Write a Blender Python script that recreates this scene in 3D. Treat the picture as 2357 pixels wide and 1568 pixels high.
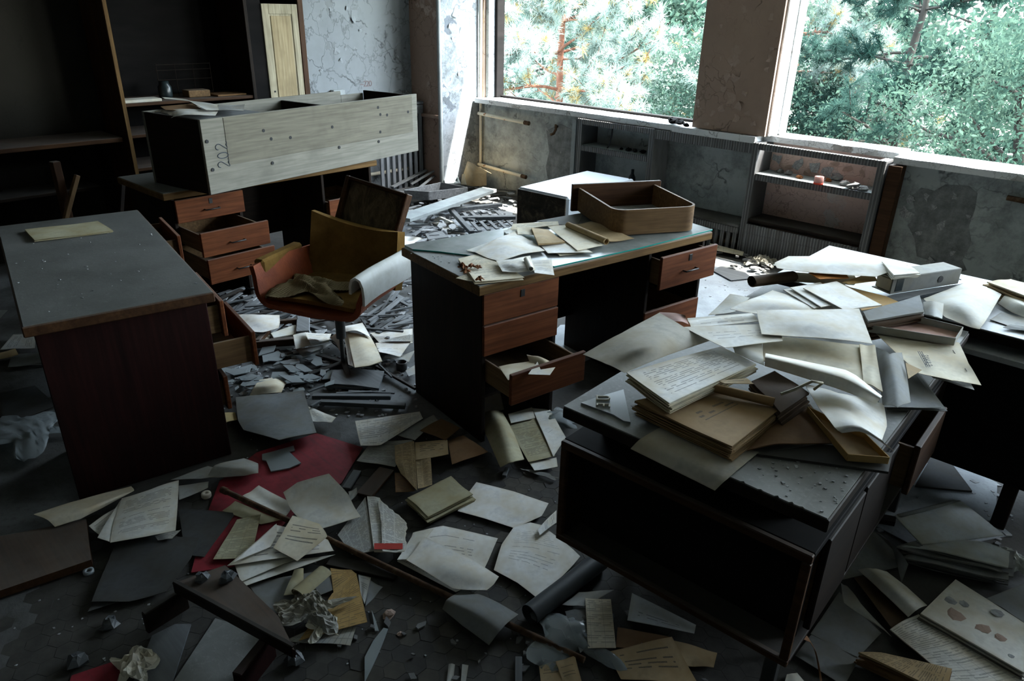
import bpy, math, random
import numpy as np
from mathutils import Vector, Matrix

for o in list(bpy.data.objects):
    bpy.data.objects.remove(o, do_unlink=True)
scene = bpy.context.scene
col = scene.collection

# ------------------------------------------------------------------ camera
IMW, IMH = 2357, 1568
FPX = 1670.0
CAM = np.array([0.0, 0.0, 1.78])
def cam_axes(pitch=24.6, roll=1.28, yaw=43.5):
    p, r, w = (math.radians(a) for a in (pitch, roll, yaw))
    fw = np.array([0, math.cos(p), -math.sin(p)]); rt = np.array([1.0, 0, 0]); up = np.cross(rt, fw)
    r2 = math.cos(r) * rt + math.sin(r) * up; u2 = -math.sin(r) * rt + math.cos(r) * up
    Z = np.array([[math.cos(w), -math.sin(w), 0], [math.sin(w), math.cos(w), 0], [0, 0, 1]])
    return Z @ r2, Z @ u2, Z @ fw
AX = cam_axes()
cam_d = bpy.data.cameras.new('camera'); cam = bpy.data.objects.new('camera', cam_d); col.objects.link(cam)
cam_d.sensor_fit = 'HORIZONTAL'; cam_d.sensor_width = 36.0; cam_d.lens = 36.0 * FPX / IMW
cam_d.clip_start = 0.05; cam_d.clip_end = 500
m3 = Matrix([[AX[0][i], AX[1][i], -AX[2][i]] for i in range(3)])
cam.matrix_world = Matrix.Translation(Vector(CAM)) @ m3.to_4x4()
scene.camera = cam

# ------------------------------------------------------------------ light
SUN_DIR = Vector((-2.0, -1.0, -3.28)).normalized()
world = bpy.data.worlds.new('world'); scene.world = world; world.use_nodes = True
wn = world.node_tree; wn.nodes.clear()
w_out = wn.nodes.new('ShaderNodeOutputWorld'); w_bg = wn.nodes.new('ShaderNodeBackground')
w_sky = wn.nodes.new('ShaderNodeTexSky'); w_sky.sky_type = 'NISHITA'; w_sky.sun_disc = False
w_sky.sun_elevation = math.asin(-SUN_DIR.z); w_sky.sun_rotation = math.atan2(-SUN_DIR.x, -SUN_DIR.y)
w_sky.altitude = 100; w_sky.dust_density = 2.5; w_sky.ozone_density = 1.0
w_mix = wn.nodes.new('ShaderNodeMixRGB'); w_mix.inputs[0].default_value = 0.55
w_mix.inputs[2].default_value = (4.95, 5.75, 5.9, 1)        # thin bright cloud veil over the blue
wn.links.new(w_sky.outputs[0], w_mix.inputs[1]); wn.links.new(w_mix.outputs[0], w_bg.inputs[0])
wn.links.new(w_bg.outputs[0], w_out.inputs[0])
w_bg.inputs[1].default_value = 1.25
sun_d = bpy.data.lights.new('sun', 'SUN'); sun = bpy.data.objects.new('sun', sun_d); col.objects.link(sun)
sun_d.energy = 13.0; sun_d.angle = math.radians(0.8); sun_d.color = (1.0, 0.95, 0.86)
sun.rotation_euler = SUN_DIR.to_track_quat('-Z', 'Y').to_euler(); sun.location = (6, 12, 14)
for i, (xa, xb) in enumerate(((-5.72, -3.17), (-2.54, 0.05), (0.65, 3.2))):      # sky portals in the three window openings
    ld = bpy.data.lights.new('window_portal', 'AREA'); ld.shape = 'RECTANGLE'; ld.size = xb - xa; ld.size_y = 1.72
    ld.cycles.is_portal = True
    lo = bpy.data.objects.new('window_portal', ld); col.objects.link(lo)
    lo.location = ((xa + xb) / 2, 5.74, 1.79); lo.rotation_euler = (math.radians(-90), 0, 0)
scene.view_settings.view_transform = 'Standard'; scene.view_settings.look = 'None'
scene.view_settings.gamma = 1.0; scene.view_settings.use_curve_mapping = False
scene.view_settings.exposure = 1.82
cy = scene.cycles; cy.max_bounces = 5; cy.diffuse_bounces = 4; cy.glossy_bounces = 2; cy.transmission_bounces = 3; cy.transparent_max_bounces = 6; cy.caustics_reflective = False; cy.caustics_refractive = False

# ------------------------------------------------------------------ helpers
def ray(x, y):
    return (x - IMW / 2) / FPX * AX[0] - (y - IMH / 2) / FPX * AX[1] + AX[2]
def U(x, y, z=None, X=None, Y=None):
    r = ray(x, y)
    s = (z - CAM[2]) / r[2] if z is not None else ((X - CAM[0]) / r[0] if X is not None else (Y - CAM[1]) / r[1])
    return CAM + s * r
def ZK(ox, oy, s):
    return lambda p: (ox + p[0] / s, oy + p[1] / s) + tuple(p[2:])
K0 = ZK(0, 0, 1)
KM = ZK(860, 380, 2.946); KR = ZK(1280, 540, 2.1885); KF = ZK(1640, 540, 3.287)
K3 = ZK(480, 640, 2.8); K4 = ZK(0, 1050, 3.0276); K5 = ZK(480, 1000, 2.741); K6 = ZK(1150, 960, 2.579); K7 = ZK(1780, 960, 2.579)
KC = ZK(280, 360, 2.904); KW = ZK(900, 200, 3.92); KN = ZK(860, 400, 5.2275); KL = ZK(0, 460, 2.24)

def tag(o, label=None, cat=None, group=None, kind=None):
    if label: o['label'] = label
    if cat: o['category'] = cat
    if group: o['group'] = group
    if kind: o['kind'] = kind
    return o
def empty(name, loc=(0, 0, 0), rz=0.0):
    o = bpy.data.objects.new(name, None); col.objects.link(o); o.empty_display_size = 0.1
    o.location = loc; o.rotation_euler = (0, 0, rz); return o
def copy_tree(o, parent=None):
    c = o.copy(); col.objects.link(c); c.parent = parent
    for ch in list(o.children): copy_tree(ch, c)
    return c

def ordinals(xs):
    """leftmost ... rightmost in the photograph, for a row of look-alikes at image x positions xs"""
    w = ['second', 'third', 'fourth', 'fifth', 'sixth', 'seventh']; od = sorted(range(len(xs)), key=lambda i: xs[i]); out = [None] * len(xs)
    for k, i in enumerate(od): out[i] = 'leftmost' if k == 0 else 'rightmost' if k == len(xs) - 1 else w[k - 1] + ' from left'
    return out

class MB:
    def __init__(s): s.v = []; s.f = []; s.m = []; s.uv = None; s.cur = 0; s.sm = []; s.smooth = False
    def add(s, vs, fs):
        b = len(s.v); s.v += [tuple(map(float, p)) for p in vs]
        for f in fs: s.f.append(tuple(b + i for i in f)); s.m.append(s.cur); s.sm.append(s.smooth)
        return s
    def box(s, x0, x1, y0, y1, z0, z1, T=None):
        vs = [(x, y, z) for z in (z0, z1) for y in (y0, y1) for x in (x0, x1)]
        if T is not None: vs = [T @ Vector(p) for p in vs]
        return s.add(vs, [(0, 2, 3, 1), (4, 5, 7, 6), (0, 1, 5, 4), (2, 6, 7, 3), (0, 4, 6, 2), (1, 3, 7, 5)])
    def cbox(s, x0, x1, y0, y1, z0, z1, c=0.004, T=None):
        """box with chamfered edges"""
        c = min(c, (x1 - x0) * .45, (y1 - y0) * .45, (z1 - z0) * .45)
        X, Y, Z = (x0, x1), (y0, y1), (z0, z1); vs = []; idx = {}
        for i in (0, 1):
            for j in (0, 1):
                for k in (0, 1):
                    for a in range(3):
                        p = [X[i] + (c if i == 0 else -c), Y[j] + (c if j == 0 else -c), Z[k] + (c if k == 0 else -c)]
                        p[a] = (X, Y, Z)[a][(i, j, k)[a]]
                        idx[(i, j, k, a)] = len(vs); vs.append(tuple(p))
        fs = []
        for a in range(3):
            b, d = [q for q in range(3) if q != a]
            for e in (0, 1):
                q = []
                for (u, w) in ((0, 0), (1, 0), (1, 1), (0, 1)):
                    t = [0, 0, 0]; t[a] = e; t[b] = u; t[d] = w; q.append(idx[tuple(t) + (a,)])
                fs.append(tuple(q))
        for a in range(3):
            b, d = [q for q in range(3) if q != a]
            for u in (0, 1):
                for w in (0, 1):
                    t0 = [0, 0, 0]; t0[b] = u; t0[d] = w; t1 = list(t0); t1[a] = 1
                    fs.append((idx[tuple(t0) + (b,)], idx[tuple(t1) + (b,)], idx[tuple(t1) + (d,)], idx[tuple(t0) + (d,)]))
        for i in (0, 1):
            for j in (0, 1):
                for k in (0, 1): fs.append(tuple(idx[(i, j, k, a)] for a in range(3)))
        ctr = Vector(((x0 + x1) / 2, (y0 + y1) / 2, (z0 + z1) / 2)); out = []
        for fc in fs:
            p = [Vector(vs[i]) for i in fc]; n = (p[1] - p[0]).cross(p[2] - p[0])
            if n.dot(sum(p, Vector()) / len(p) - ctr) < 0: fc = fc[::-1]
            out.append(fc)
        if T is not None: vs = [T @ Vector(p) for p in vs]
        return s.add(vs, out)
    def bar(s, a, b, w, h, up=(0, 0, 1), c=0.003):
        """chamfered bar from a to b, w across, h along up"""
        a = Vector(a); b = Vector(b); d = b - a; L = d.length; d.normalize()
        sd = d.cross(Vector(up))
        if sd.length < 1e-4: sd = d.cross(Vector((0, 1, 0)))
        sd.normalize(); u = sd.cross(d)
        T = Matrix(((d.x, sd.x, u.x, a.x), (d.y, sd.y, u.y, a.y), (d.z, sd.z, u.z, a.z), (0, 0, 0, 1)))
        return s.cbox(0, L, -w / 2, w / 2, -h / 2, h / 2, c, T)
    def tube(s, path, r, n=10, cap=True):
        P = [Vector(p) for p in path]; R = r if isinstance(r, (list, tuple)) else [r] * len(P); rings = []; old = s.smooth
        ref = None; b = len(s.v)
        for i, p in enumerate(P):
            t = (P[min(i + 1, len(P) - 1)] - P[max(i - 1, 0)]).normalized()
            if ref is None:
                ref = t.orthogonal().normalized()
            ref = (ref - t * ref.dot(t)).normalized(); bi = t.cross(ref)
            rings.append([p + (ref * math.cos(2 * math.pi * k / n) + bi * math.sin(2 * math.pi * k / n)) * R[i] for k in range(n)])
        vs = [q for rg in rings for q in rg]; fs = []
        for i in range(len(P) - 1):
            for k in range(n): fs.append((i * n + k, i * n + (k + 1) % n, (i + 1) * n + (k + 1) % n, (i + 1) * n + k))
        s.smooth = True; s.add(vs, fs); s.smooth = False
        if cap:
            s.add(rings[0], [tuple(range(n))[::-1]]); s.add(rings[-1], [tuple(range(n))])
        s.smooth = old; return s
    def lathe(s, prof, n=20, c=(0, 0, 0)):
        vs = [(c[0] + r * math.cos(2 * math.pi * k / n), c[1] + r * math.sin(2 * math.pi * k / n), c[2] + z) for r, z in prof for k in range(n)]
        fs = [(i * n + k, i * n + (k + 1) % n, (i + 1) * n + (k + 1) % n, (i + 1) * n + k) for i in range(len(prof) - 1) for k in range(n)]
        old = s.smooth; s.smooth = True; s.add(vs, fs); s.smooth = old; return s
    def prism(s, poly, z0, z1):
        n = len(poly); A = sum(poly[i][0] * poly[(i + 1) % n][1] - poly[(i + 1) % n][0] * poly[i][1] for i in range(n))
        if A < 0: poly = poly[::-1]
        g = lambda z, i: z[i] if isinstance(z, (list, tuple)) else z
        top = [(p[0], p[1], z1) for p in poly]; bot = [(p[0], p[1], z0) for p in poly]
        s.add(top, [tuple(range(n))]); s.add(bot, [tuple(range(n))[::-1]])
        s.add(bot + top, [(i, (i + 1) % n, n + (i + 1) % n, n + i) for i in range(n)]); return s
    def mesh(s, name, mats, origin=None):
        me = bpy.data.meshes.new(name)
        vs = s.v if origin is None else [(p[0] - origin[0], p[1] - origin[1], p[2] - origin[2]) for p in s.v]
        me.from_pydata(vs, [], s.f)
        for m in (mats if isinstance(mats, (list, tuple)) else [mats]): me.materials.append(MAT(m))
        me.polygons.foreach_set('material_index', s.m); me.polygons.foreach_set('use_smooth', s.sm)
        me.update(); return me
    def build(s, name, mats, parent=None, origin=None, loc=None, rz=0.0):
        if origin == 'base':
            a = np.array(s.v); origin = ((a[:, 0].min() + a[:, 0].max()) / 2, (a[:, 1].min() + a[:, 1].max()) / 2, a[:, 2].min())
        o = bpy.data.objects.new(name, s.mesh(name, mats, origin)); col.objects.link(o); o.parent = parent
        if origin is not None: o.location = origin
        if loc is not None: o.location = loc; o.rotation_euler = (0, 0, rz)
        return o

# ------------------------------------------------------------------ materials
_M = {}
def MAT(k):
    if not isinstance(k, str): return k
    if k not in _M: _M[k] = _make(k)
    return _M[k]
class NT:
    def __init__(s, name):
        s.mat = bpy.data.materials.new(name); s.mat.use_nodes = True; s.t = s.mat.node_tree; s.t.nodes.clear()
        s.out = s.n('ShaderNodeOutputMaterial'); s.p = s.n('ShaderNodeBsdfPrincipled'); s.l(s.p.outputs[0], s.out.inputs[0])
    def n(s, t, **k):
        nd = s.t.nodes.new(t)
        for a, b in k.items(): setattr(nd, a, b)
        return nd
    def l(s, a, b): s.t.links.new(a, b)
    def setin(s, nd, i, v):
        if hasattr(v, 'is_linked') or isinstance(v, bpy.types.NodeSocket): s.l(v, nd.inputs[i])
        else:
            if isinstance(v, tuple) and len(v) == 3 and nd.inputs[i].type == 'RGBA': v = v + (1,)
            nd.inputs[i].default_value = v
    def obj(s): return s.n('ShaderNodeTexCoord').outputs['Object']
    def geo(s, k='Normal'): return s.n('ShaderNodeNewGeometry').outputs[k]
    def mapping(s, v, sc=(1, 1, 1), rot=(0, 0, 0), loc=(0, 0, 0)):
        m = s.n('ShaderNodeMapping'); s.l(v, m.inputs[0]); m.inputs['Scale'].default_value = sc; m.inputs['Rotation'].default_value = rot
        m.inputs['Location'].default_value = loc; return m.outputs[0]
    def noise(s, v, sc=5, det=4, rough=.55, dist=0, col_=False):
        m = s.n('ShaderNodeTexNoise'); s.l(v, m.inputs['Vector']); m.inputs['Scale'].default_value = sc; m.inputs['Detail'].default_value = det
        m.inputs['Roughness'].default_value = rough; m.inputs['Distortion'].default_value = dist; return m.outputs['Color' if col_ else 'Fac']
    def voro(s, v, sc=5, feat='F1', out='Distance', rnd=1.0):
        m = s.n('ShaderNodeTexVoronoi', feature=feat); s.l(v, m.inputs['Vector']); m.inputs['Scale'].default_value = sc
        m.inputs['Randomness'].default_value = rnd; return m.outputs[out]
    def ramp(s, f, stops, interp='LINEAR'):
        r = s.n('ShaderNodeValToRGB'); s.l(f, r.inputs[0]); e = r.color_ramp.elements; r.color_ramp.interpolation = interp
        while len(e) < len(stops): e.new(.5)
        for i, (p, c) in enumerate(stops):
            e[i].position = p; e[i].color = (c if isinstance(c, tuple) else (c, c, c)) + (1,) if not (isinstance(c, tuple) and len(c) == 4) else c
        return r.outputs[0]
    def mix(s, fac, a, b, mode='MIX'):
        m = s.n('ShaderNodeMixRGB', blend_type=mode); s.setin(m, 0, fac); s.setin(m, 1, a); s.setin(m, 2, b); return m.outputs[0]
    def math(s, op, a, b=0.0, c=0.0, clamp=False):
        m = s.n('ShaderNodeMath', operation=op, use_clamp=clamp); s.setin(m, 0, a); s.setin(m, 1, b)
        if op in ('MULTIPLY_ADD', 'COMPARE', 'WRAP'): s.setin(m, 2, c)
        return m.outputs[0]
    def sep(s, v):
        m = s.n('ShaderNodeSeparateXYZ'); s.l(v, m.inputs[0]); return m.outputs
    def comb(s, x=0.0, y=0.0, z=0.0):
        m = s.n('ShaderNodeCombineXYZ'); s.setin(m, 0, x); s.setin(m, 1, y); s.setin(m, 2, z); return m.outputs[0]
    def uv(s, nm): return s.n('ShaderNodeUVMap', uv_map=nm).outputs[0]
    def bump(s, h, st=.5, d=.01, nrm=None):
        b = s.n('ShaderNodeBump'); b.inputs['Strength'].default_value = st; b.inputs['Distance'].default_value = d; s.l(h, b.inputs['Height'])
        if nrm is not None: s.l(nrm, b.inputs['Normal'])
        s.l(b.outputs[0], s.p.inputs['Normal']); return b.outputs[0]
    def done(s, colr, rough=.7, metal=0.0, spec=.3):
        s.setin(s.p, 'Base Color', colr); s.setin(s.p, 'Roughness', rough); s.setin(s.p, 'Metallic', metal)
        s.p.inputs['Specular IOR Level'].default_value = spec; return s.mat
    def dust(s, colr, amt=.8, dc=(.33, .33, .31)):
        """dust that has settled on upward faces, broken up by noise"""
        up = s.sep(s.geo())[2]; m = s.ramp(up, [(.55, 0.0), (.9, 1.0)])
        nz = s.ramp(s.noise(s.obj(), 7, 3, .65), [(.25, .55), (.7, 1.0)])
        return s.mix(s.math('MULTIPLY', s.math('MULTIPLY', m, nz), amt), colr, dc)

WOODS = {  # light, dark, grain scale, rough, dust
    'wood_red':   ((.155, .050, .017), (.085, .024, .008), .55, .25),
    'wood_brown': ((.070, .034, .015), (.035, .016, .008), .6, .25),
    'wood_dark':  ((.018, .011, .007), (.009, .006, .004), .65, .15),
    'wood_maroon':((.022, .006, .005), (.010, .0035, .003), .5, .1),
    'wood_pale':  ((.44, .40, .29), (.28, .25, .17), .7, .2),
    'wood_box':   ((.20, .125, .06), (.12, .07, .034), .7, .25),
    'wood_edge':  ((.17, .10, .036), (.09, .048, .016), .6, .2),
    'wood_crate': ((.235, .23, .195), (.19, .187, .158), .75, .05),
    'wood_stain': ((.185, .176, .14), (.15, .142, .112), .75, .05),
    'wood_grey':  ((.22, .235, .245), (.12, .13, .138), .8, .2),
    'wood_slate': ((.13, .145, .155), (.07, .08, .09), .8, .3),
    'wood_blond': ((.40, .33, .20), (.28, .22, .12), .6, .1),
}
PAPER = {'white': (.84, .85, .83), 'pale': (.73, .745, .71), 'stone': (.50, .485, .43), 'cream': (.72, .68, .55), 'tan': (.50, .39, .235), 'ochre': (.50, .34, .14),
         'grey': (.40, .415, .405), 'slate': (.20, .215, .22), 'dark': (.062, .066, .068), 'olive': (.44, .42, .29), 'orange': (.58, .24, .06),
         'brown': (.20, .12, .06), 'pink': (.62, .42, .40), 'kraft': (.34, .235, .125), 'umber': (.085, .055, .032), 'blue': (.55, .61, .64), 'yellow': (.62, .50, .26)}
STY = {  # pitch, fill, word, rowprob, ink, margins(x0,x1,y0,y1), columns
    'typed': (.0082, .36, .010, .30, .75, (.10, .88, .10, .90), 0),
    'sparse': (.0105, .30, .012, .62, .70, (.14, .80, .25, .82), 0),
    'bold': (.0150, .34, .020, .25, .92, (.14, .86, .12, .86), 0),
    'news': (.0058, .55, .008, .08, .62, (.03, .97, .03, .97), .055),
    'table': (.0085, .45, .013, .15, .55, (.03, .97, .03, .97), .042),
    'hand': (.0125, .22, .007, .30, .5, (.18, .80, .20, .75), 0),
    'title': (.0180, .42, .022, .60, .8, (.25, .80, .30, .60), 0),
    'form': (.0160, .12, .30, .20, .6, (.05, .95, .05, .95), .09),
}
def _paper(k):
    _, tint, sty = k.split(':'); N = NT('paper_' + tint + '_' + sty); base = PAPER[tint]; o = N.obj()
    big = N.noise(o, 7, 3, .6); fine = N.noise(o, 40, 2, .6)
    stain = N.ramp(big, [(.36, 1.0), (.62, 0.0)])
    warm = tuple(c * w for c, w in zip(base, (.70, .62, .48)))
    c = N.mix(N.math('MULTIPLY', stain, .72), base, warm)
    ue = N.sep(N.uv('norm')); ed = N.math('MINIMUM', N.math('MINIMUM', ue[0], N.math('SUBTRACT', 1.0, ue[0])), N.math('MINIMUM', ue[1], N.math('SUBTRACT', 1.0, ue[1])))
    c = N.mix(N.math('MULTIPLY', N.ramp(N.math('ADD', ed, N.math('MULTIPLY', big, .08)), [(.035, 1.0), (.10, 0.0)]), .5), c, warm)      # yellowed rim
    st2 = N.ramp(N.noise(o, 15, 3, .7), [(.52, 0.0), (.68, 1.0)]); c = N.mix(N.math('MULTIPLY', st2, .35), c, tuple(x * .5 for x in base))
    c = N.mix(N.math('MULTIPLY', N.ramp(fine, [(.45, 0.0), (.75, 1.0)]), .16), c, tuple(x * .55 for x in base))
    if tint == 'red': pass
    if sty != 'blank':
        pitch, fill, word, rowp, ink, mg, cols = STY[sty]
        m = N.sep(N.uv('metre')); n = N.sep(N.uv('norm'))
        row = N.math('FLOOR', N.math('DIVIDE', m[1], pitch)); fr = N.math('FRACT', N.math('DIVIDE', m[1], pitch))
        line = N.math('LESS_THAN', fr, fill)
        wn1 = N.n('ShaderNodeTexWhiteNoise', noise_dimensions='1D'); N.l(row, wn1.inputs['W'])
        keep = N.math('GREATER_THAN', wn1.outputs[0], rowp)
        wi = N.math('FLOOR', N.math('ADD', N.math('DIVIDE', m[0], word), N.math('MULTIPLY', row, 3.71)))
        wn2 = N.n('ShaderNodeTexWhiteNoise', noise_dimensions='2D'); N.l(N.comb(wi, row), wn2.inputs['Vector'])
        wd = N.math('GREATER_THAN', wn2.outputs[0], .22)
        ch = N.ramp(N.noise(N.comb(N.math('MULTIPLY', m[0], 900.0), N.math('MULTIPLY', m[1], 500.0)), 1.0, 1), [(.36, .25), (.55, 1.0)])
        mask = N.math('MULTIPLY', N.math('MULTIPLY', line, keep), N.math('MULTIPLY', wd, ch))
        for ax, a, b in ((0, mg[0], mg[1]), (1, mg[2], mg[3])):
            mask = N.math('MULTIPLY', mask, N.math('MULTIPLY', N.math('GREATER_THAN', n[ax], a), N.math('LESS_THAN', n[ax], b)))
        if cols:
            cf = N.math('FRACT', N.math('DIVIDE', m[0], cols))
            if sty in ('table', 'form'):
                rule = N.math('MAXIMUM', N.math('LESS_THAN', cf, .03), N.math('GREATER_THAN', fr, .91))
                mask = N.math('MAXIMUM', mask, N.math('MULTIPLY', rule, .8))
            else: mask = N.math('MULTIPLY', mask, N.math('GREATER_THAN', cf, .10))
        c = N.mix(N.math('MULTIPLY', mask, ink), c, (.045, .05, .055))
    N.bump(fine, .15, .003)
    return N.done(c, .82, 0, .2)
def _wood(k):
    lt, dk, rg, du = WOODS[k.split('@')[0]]; ax = (k.split('@') + ['x'])[1]; N = NT(k)
    sc = {'x': (1.2, 22, 22), 'y': (22, 1.2, 22), 'z': (22, 22, 1.2)}[ax]
    o = N.obj(); v = N.mapping(o, sc); g = N.noise(v, 1.0, 4, .62, 1.2)
    g2 = N.noise(N.mapping(o, tuple(q * 3.2 for q in sc)), 1.0, 2, .6)
    c = N.ramp(g, [(.30, dk), (.62, lt)]); c = N.mix(N.math('MULTIPLY', N.ramp(g2, [(.35, 1.0), (.6, 0.0)]), .45), c, tuple(x * .55 for x in dk))
    stain = N.ramp(N.noise(o, 4, 3, .65), [(.5, 0.0), (.72, 1.0)]); c = N.mix(N.math('MULTIPLY', stain, .45), c, tuple(x * .6 for x in dk))
    c = N.dust(c, du)
    return N.done(c, max(rg, .6), 0, .12)
def _peel(k, base, under, crack, sc, amt, mold=0.0, moldc=(.07, .08, .08)):
    """old paint on plaster: crazed skin with curled cracks, patches fallen off"""
    N = NT(k); o = N.obj(); w = N.noise(o, 5.5, 3, .6, col_=True)
    v = N.mix(.24, o, w); d = N.voro(v, sc, 'DISTANCE_TO_EDGE'); d2 = N.voro(v, sc * 2.7, 'DISTANCE_TO_EDGE')
    area = N.ramp(N.noise(o, 1.7, 4, .6), [(.5 - amt * .25, 0.0), (.66 - amt * .1, 1.0)])
    cr = N.math('MULTIPLY', N.ramp(d, [(.0, 1.0), (.022, 0.0)]), N.ramp(N.noise(o, 3.1, 4, .6), [(.50, 0.0), (.60, 1.0)]))
    cr2 = N.math('MULTIPLY', N.ramp(d2, [(.0, 1.0), (.04, 0.0)]), area)
    cc = N.math('MAXIMUM', cr, N.math('MULTIPLY', cr2, .7))
    gone = N.math('MULTIPLY', N.ramp(N.noise(v, 6.0, 4, .55), [(.60, 0.0), (.615, 1.0)]), area)
    dirt = N.ramp(N.noise(o, 2.6, 4, .7), [(.38, .0), (.75, 1.0)])
    c = N.mix(N.math('MULTIPLY', dirt, .45), base, tuple(x * .62 for x in base))
    c = N.mix(gone, c, under); c = N.mix(N.math('MULTIPLY', cc, .85), c, crack)
    if mold:
        mm = N.ramp(N.math('ADD', N.noise(o, 2.1, 7, .75), N.math('MULTIPLY', N.noise(o, 11, 5, .7), .35)), [(.72 - mold * .1, 0.0), (.86, 1.0)])
        c = N.mix(N.math('MULTIPLY', mm, .85), c, moldc)
    h = N.math('SUBTRACT', N.math('MULTIPLY', cc, -1.0), N.math('MULTIPLY', gone, .6))
    N.bump(h, .35, .008)
    return N.done(c, .85, 0, .2)
def _make(k):
    if k.startswith('paper:'): return _paper(k)
    if k.split('@')[0] in WOODS: return _wood(k)
    if k == 'wall_pale': return _peel(k, (.215, .24, .255), (.15, .165, .172), (.016, .018, .019), 2.2, .6)
    if k == 'wall_low': return _peel(k, (.42, .47, .465), (.26, .28, .28), (.08, .09, .09), 2.3, .25, 1.0, (.13, .145, .145))
    if k == 'wall_blue': return _peel(k, (.27, .305, .335), (.11, .125, .145), (.08, .09, .10), 5.0, 1.0, .5)
    if k == 'wall_pink': return _peel(k, (.34, .245, .195), (.46, .36, .31), (.10, .07, .055), 3.5, .15)
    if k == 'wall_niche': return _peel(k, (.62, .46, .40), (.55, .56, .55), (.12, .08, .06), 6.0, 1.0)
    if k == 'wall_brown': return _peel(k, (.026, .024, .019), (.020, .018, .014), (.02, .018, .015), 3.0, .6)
    if k == 'wall_dim': return _peel(k, (.16, .155, .14), (.12, .12, .11), (.03, .03, .03), 3.0, .5)
    if k == 'ceiling': return _peel(k, (.42, .42, .40), (.3, .29, .27), (.08, .08, .08), 3.0, .6)
    if k == 'white_frame': return _peel(k, (.74, .77, .78), (.22, .19, .15), (.06, .05, .05), 11.0, .5)
    if k == 'sill': return _peel(k, (.70, .73, .74), (.30, .29, .27), (.12, .12, .12), 6.0, .4)
    N = NT(k); o = N.obj()
    if k == 'floor':
        g = N.noise(o, 2.2, 7, .65); f = N.noise(o, 38, 4, .7); b = N.noise(o, .9, 5, .6)
        c = N.ramp(g, [(.3, (.036, .035, .031)), (.55, (.066, .065, .060)), (.75, (.10, .102, .098))])
        pale = N.ramp(b, [(.48, 0.0), (.62, 1.0)])
        c = N.mix(N.math('MULTIPLY', pale, .55), c, (.20, .217, .224)); c = N.mix(N.math('MULTIPLY', N.ramp(f, [(.5, 0.0), (.7, 1.0)]), .4), c, (.035, .034, .03))
        N.bump(f, .4, .005); return N.done(c, .82, 0, .25)
    if k == 'floor_dust':
        g = N.noise(o, 3, 7, .68); f = N.noise(o, 50, 4, .7)
        c = N.ramp(g, [(.3, (.18, .20, .21)), (.6, (.32, .35, .37))]); c = N.mix(N.math('MULTIPLY', N.ramp(f, [(.52, 0.0), (.72, 1.0)]), .35), c, (.12, .13, .135))
        return N.done(c, .75, 0, .3)
    if k.startswith('hex'):
        base = {'hexa': (.060, .058, .052), 'hexb': (.047, .046, .043), 'hexc': (.070, .065, .054)}[k]
        g = N.noise(o, 14, 5, .65); c = N.mix(N.ramp(g, [(.35, 0.0), (.7, 1.0)]), tuple(x * .6 for x in base), base)
        N.bump(g, .4, .003); return N.done(c, .75, 0, .3)
    if k == 'lino':      # dusty grey desk covering
        g = N.noise(o, 3.5, 6, .62); f = N.noise(o, 70, 3, .6); s_ = N.noise(N.mapping(o, (40, 3, 3)), 1, 3)
        c = N.ramp(g, [(.3, (.135, .14, .132)), (.65, (.215, .222, .212))]); c = N.mix(N.math('MULTIPLY', N.ramp(f, [(.55, 0.0), (.75, 1.0)]), .35), c, (.36, .37, .36))
        c = N.mix(N.math('MULTIPLY', N.ramp(s_, [(.62, 0.0), (.7, 1.0)]), .15), c, (.34, .35, .34)); N.bump(N.math('ADD', f, g), .18, .003); return N.done(c, .62, 0, .35)
    if k == 'lino_dim':      # darker copy of lino: vignette dimness at the left put into the colour
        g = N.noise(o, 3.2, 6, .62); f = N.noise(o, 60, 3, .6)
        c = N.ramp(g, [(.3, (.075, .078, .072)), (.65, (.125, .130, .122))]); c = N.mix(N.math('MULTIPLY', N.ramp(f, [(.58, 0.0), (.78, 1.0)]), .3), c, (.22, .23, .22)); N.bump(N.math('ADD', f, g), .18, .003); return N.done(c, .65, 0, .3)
    if k == 'lino_pale':
        g = N.noise(o, 4.5, 6, .65); f = N.noise(o, 60, 3, .6)
        c = N.ramp(g, [(.3, (.34, .365, .38)), (.65, (.52, .55, .565))]); c = N.mix(N.math('MULTIPLY', N.ramp(f, [(.55, 0.0), (.75, 1.0)]), .3), c, (.2, .21, .22)); N.bump(N.math('ADD', f, g), .25, .003); return N.done(c, .6, 0, .35)
    if k == 'black_panel':
        g = N.noise(N.mapping(o, (3, 3, 14)), 1, 4); c = N.ramp(g, [(.3, (.006, .006, .006)), (.7, (.011, .010, .010))]); return N.done(N.dust(c, .05), .8, 0, .05)
    if k == 'fridge':
        g = N.noise(o, 5, 6, .7); r = N.ramp(N.noise(o, 9, 6, .7), [(.66, 0.0), (.72, 1.0)]); c = N.mix(N.math('MULTIPLY', g, .3), (.27, .31, .335), (.19, .215, .235))
        c = N.mix(N.math('MULTIPLY', r, .7), c, (.20, .15, .11)); return N.done(c, .45, 0, .5)
    if k == 'fridge_dark':
        g = N.noise(o, 9, 6, .75, .8); c = N.ramp(g, [(.35, (.010, .010, .010)), (.52, (.030, .024, .018)), (.66, (.11, .09, .06)), (.8, (.16, .16, .15))]); N.bump(g, .5, .01); return N.done(c, .85)
    if k == 'rust':
        g = N.noise(o, 22, 6, .7); c = N.ramp(g, [(.3, (.035, .022, .014)), (.55, (.10, .055, .028)), (.75, (.21, .17, .12))]); N.bump(g, .6, .004); return N.done(c, .85, .25, .3)
    if k == 'pipe_paint':
        g = N.noise(o, 14, 6, .7); c = N.ramp(g, [(.42, (.60, .56, .44)), (.60, (.62, .60, .50)), (.66, (.30, .14, .05)), (.75, (.14, .07, .04))]); N.bump(g, .3, .003); return N.done(c, .7)
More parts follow.
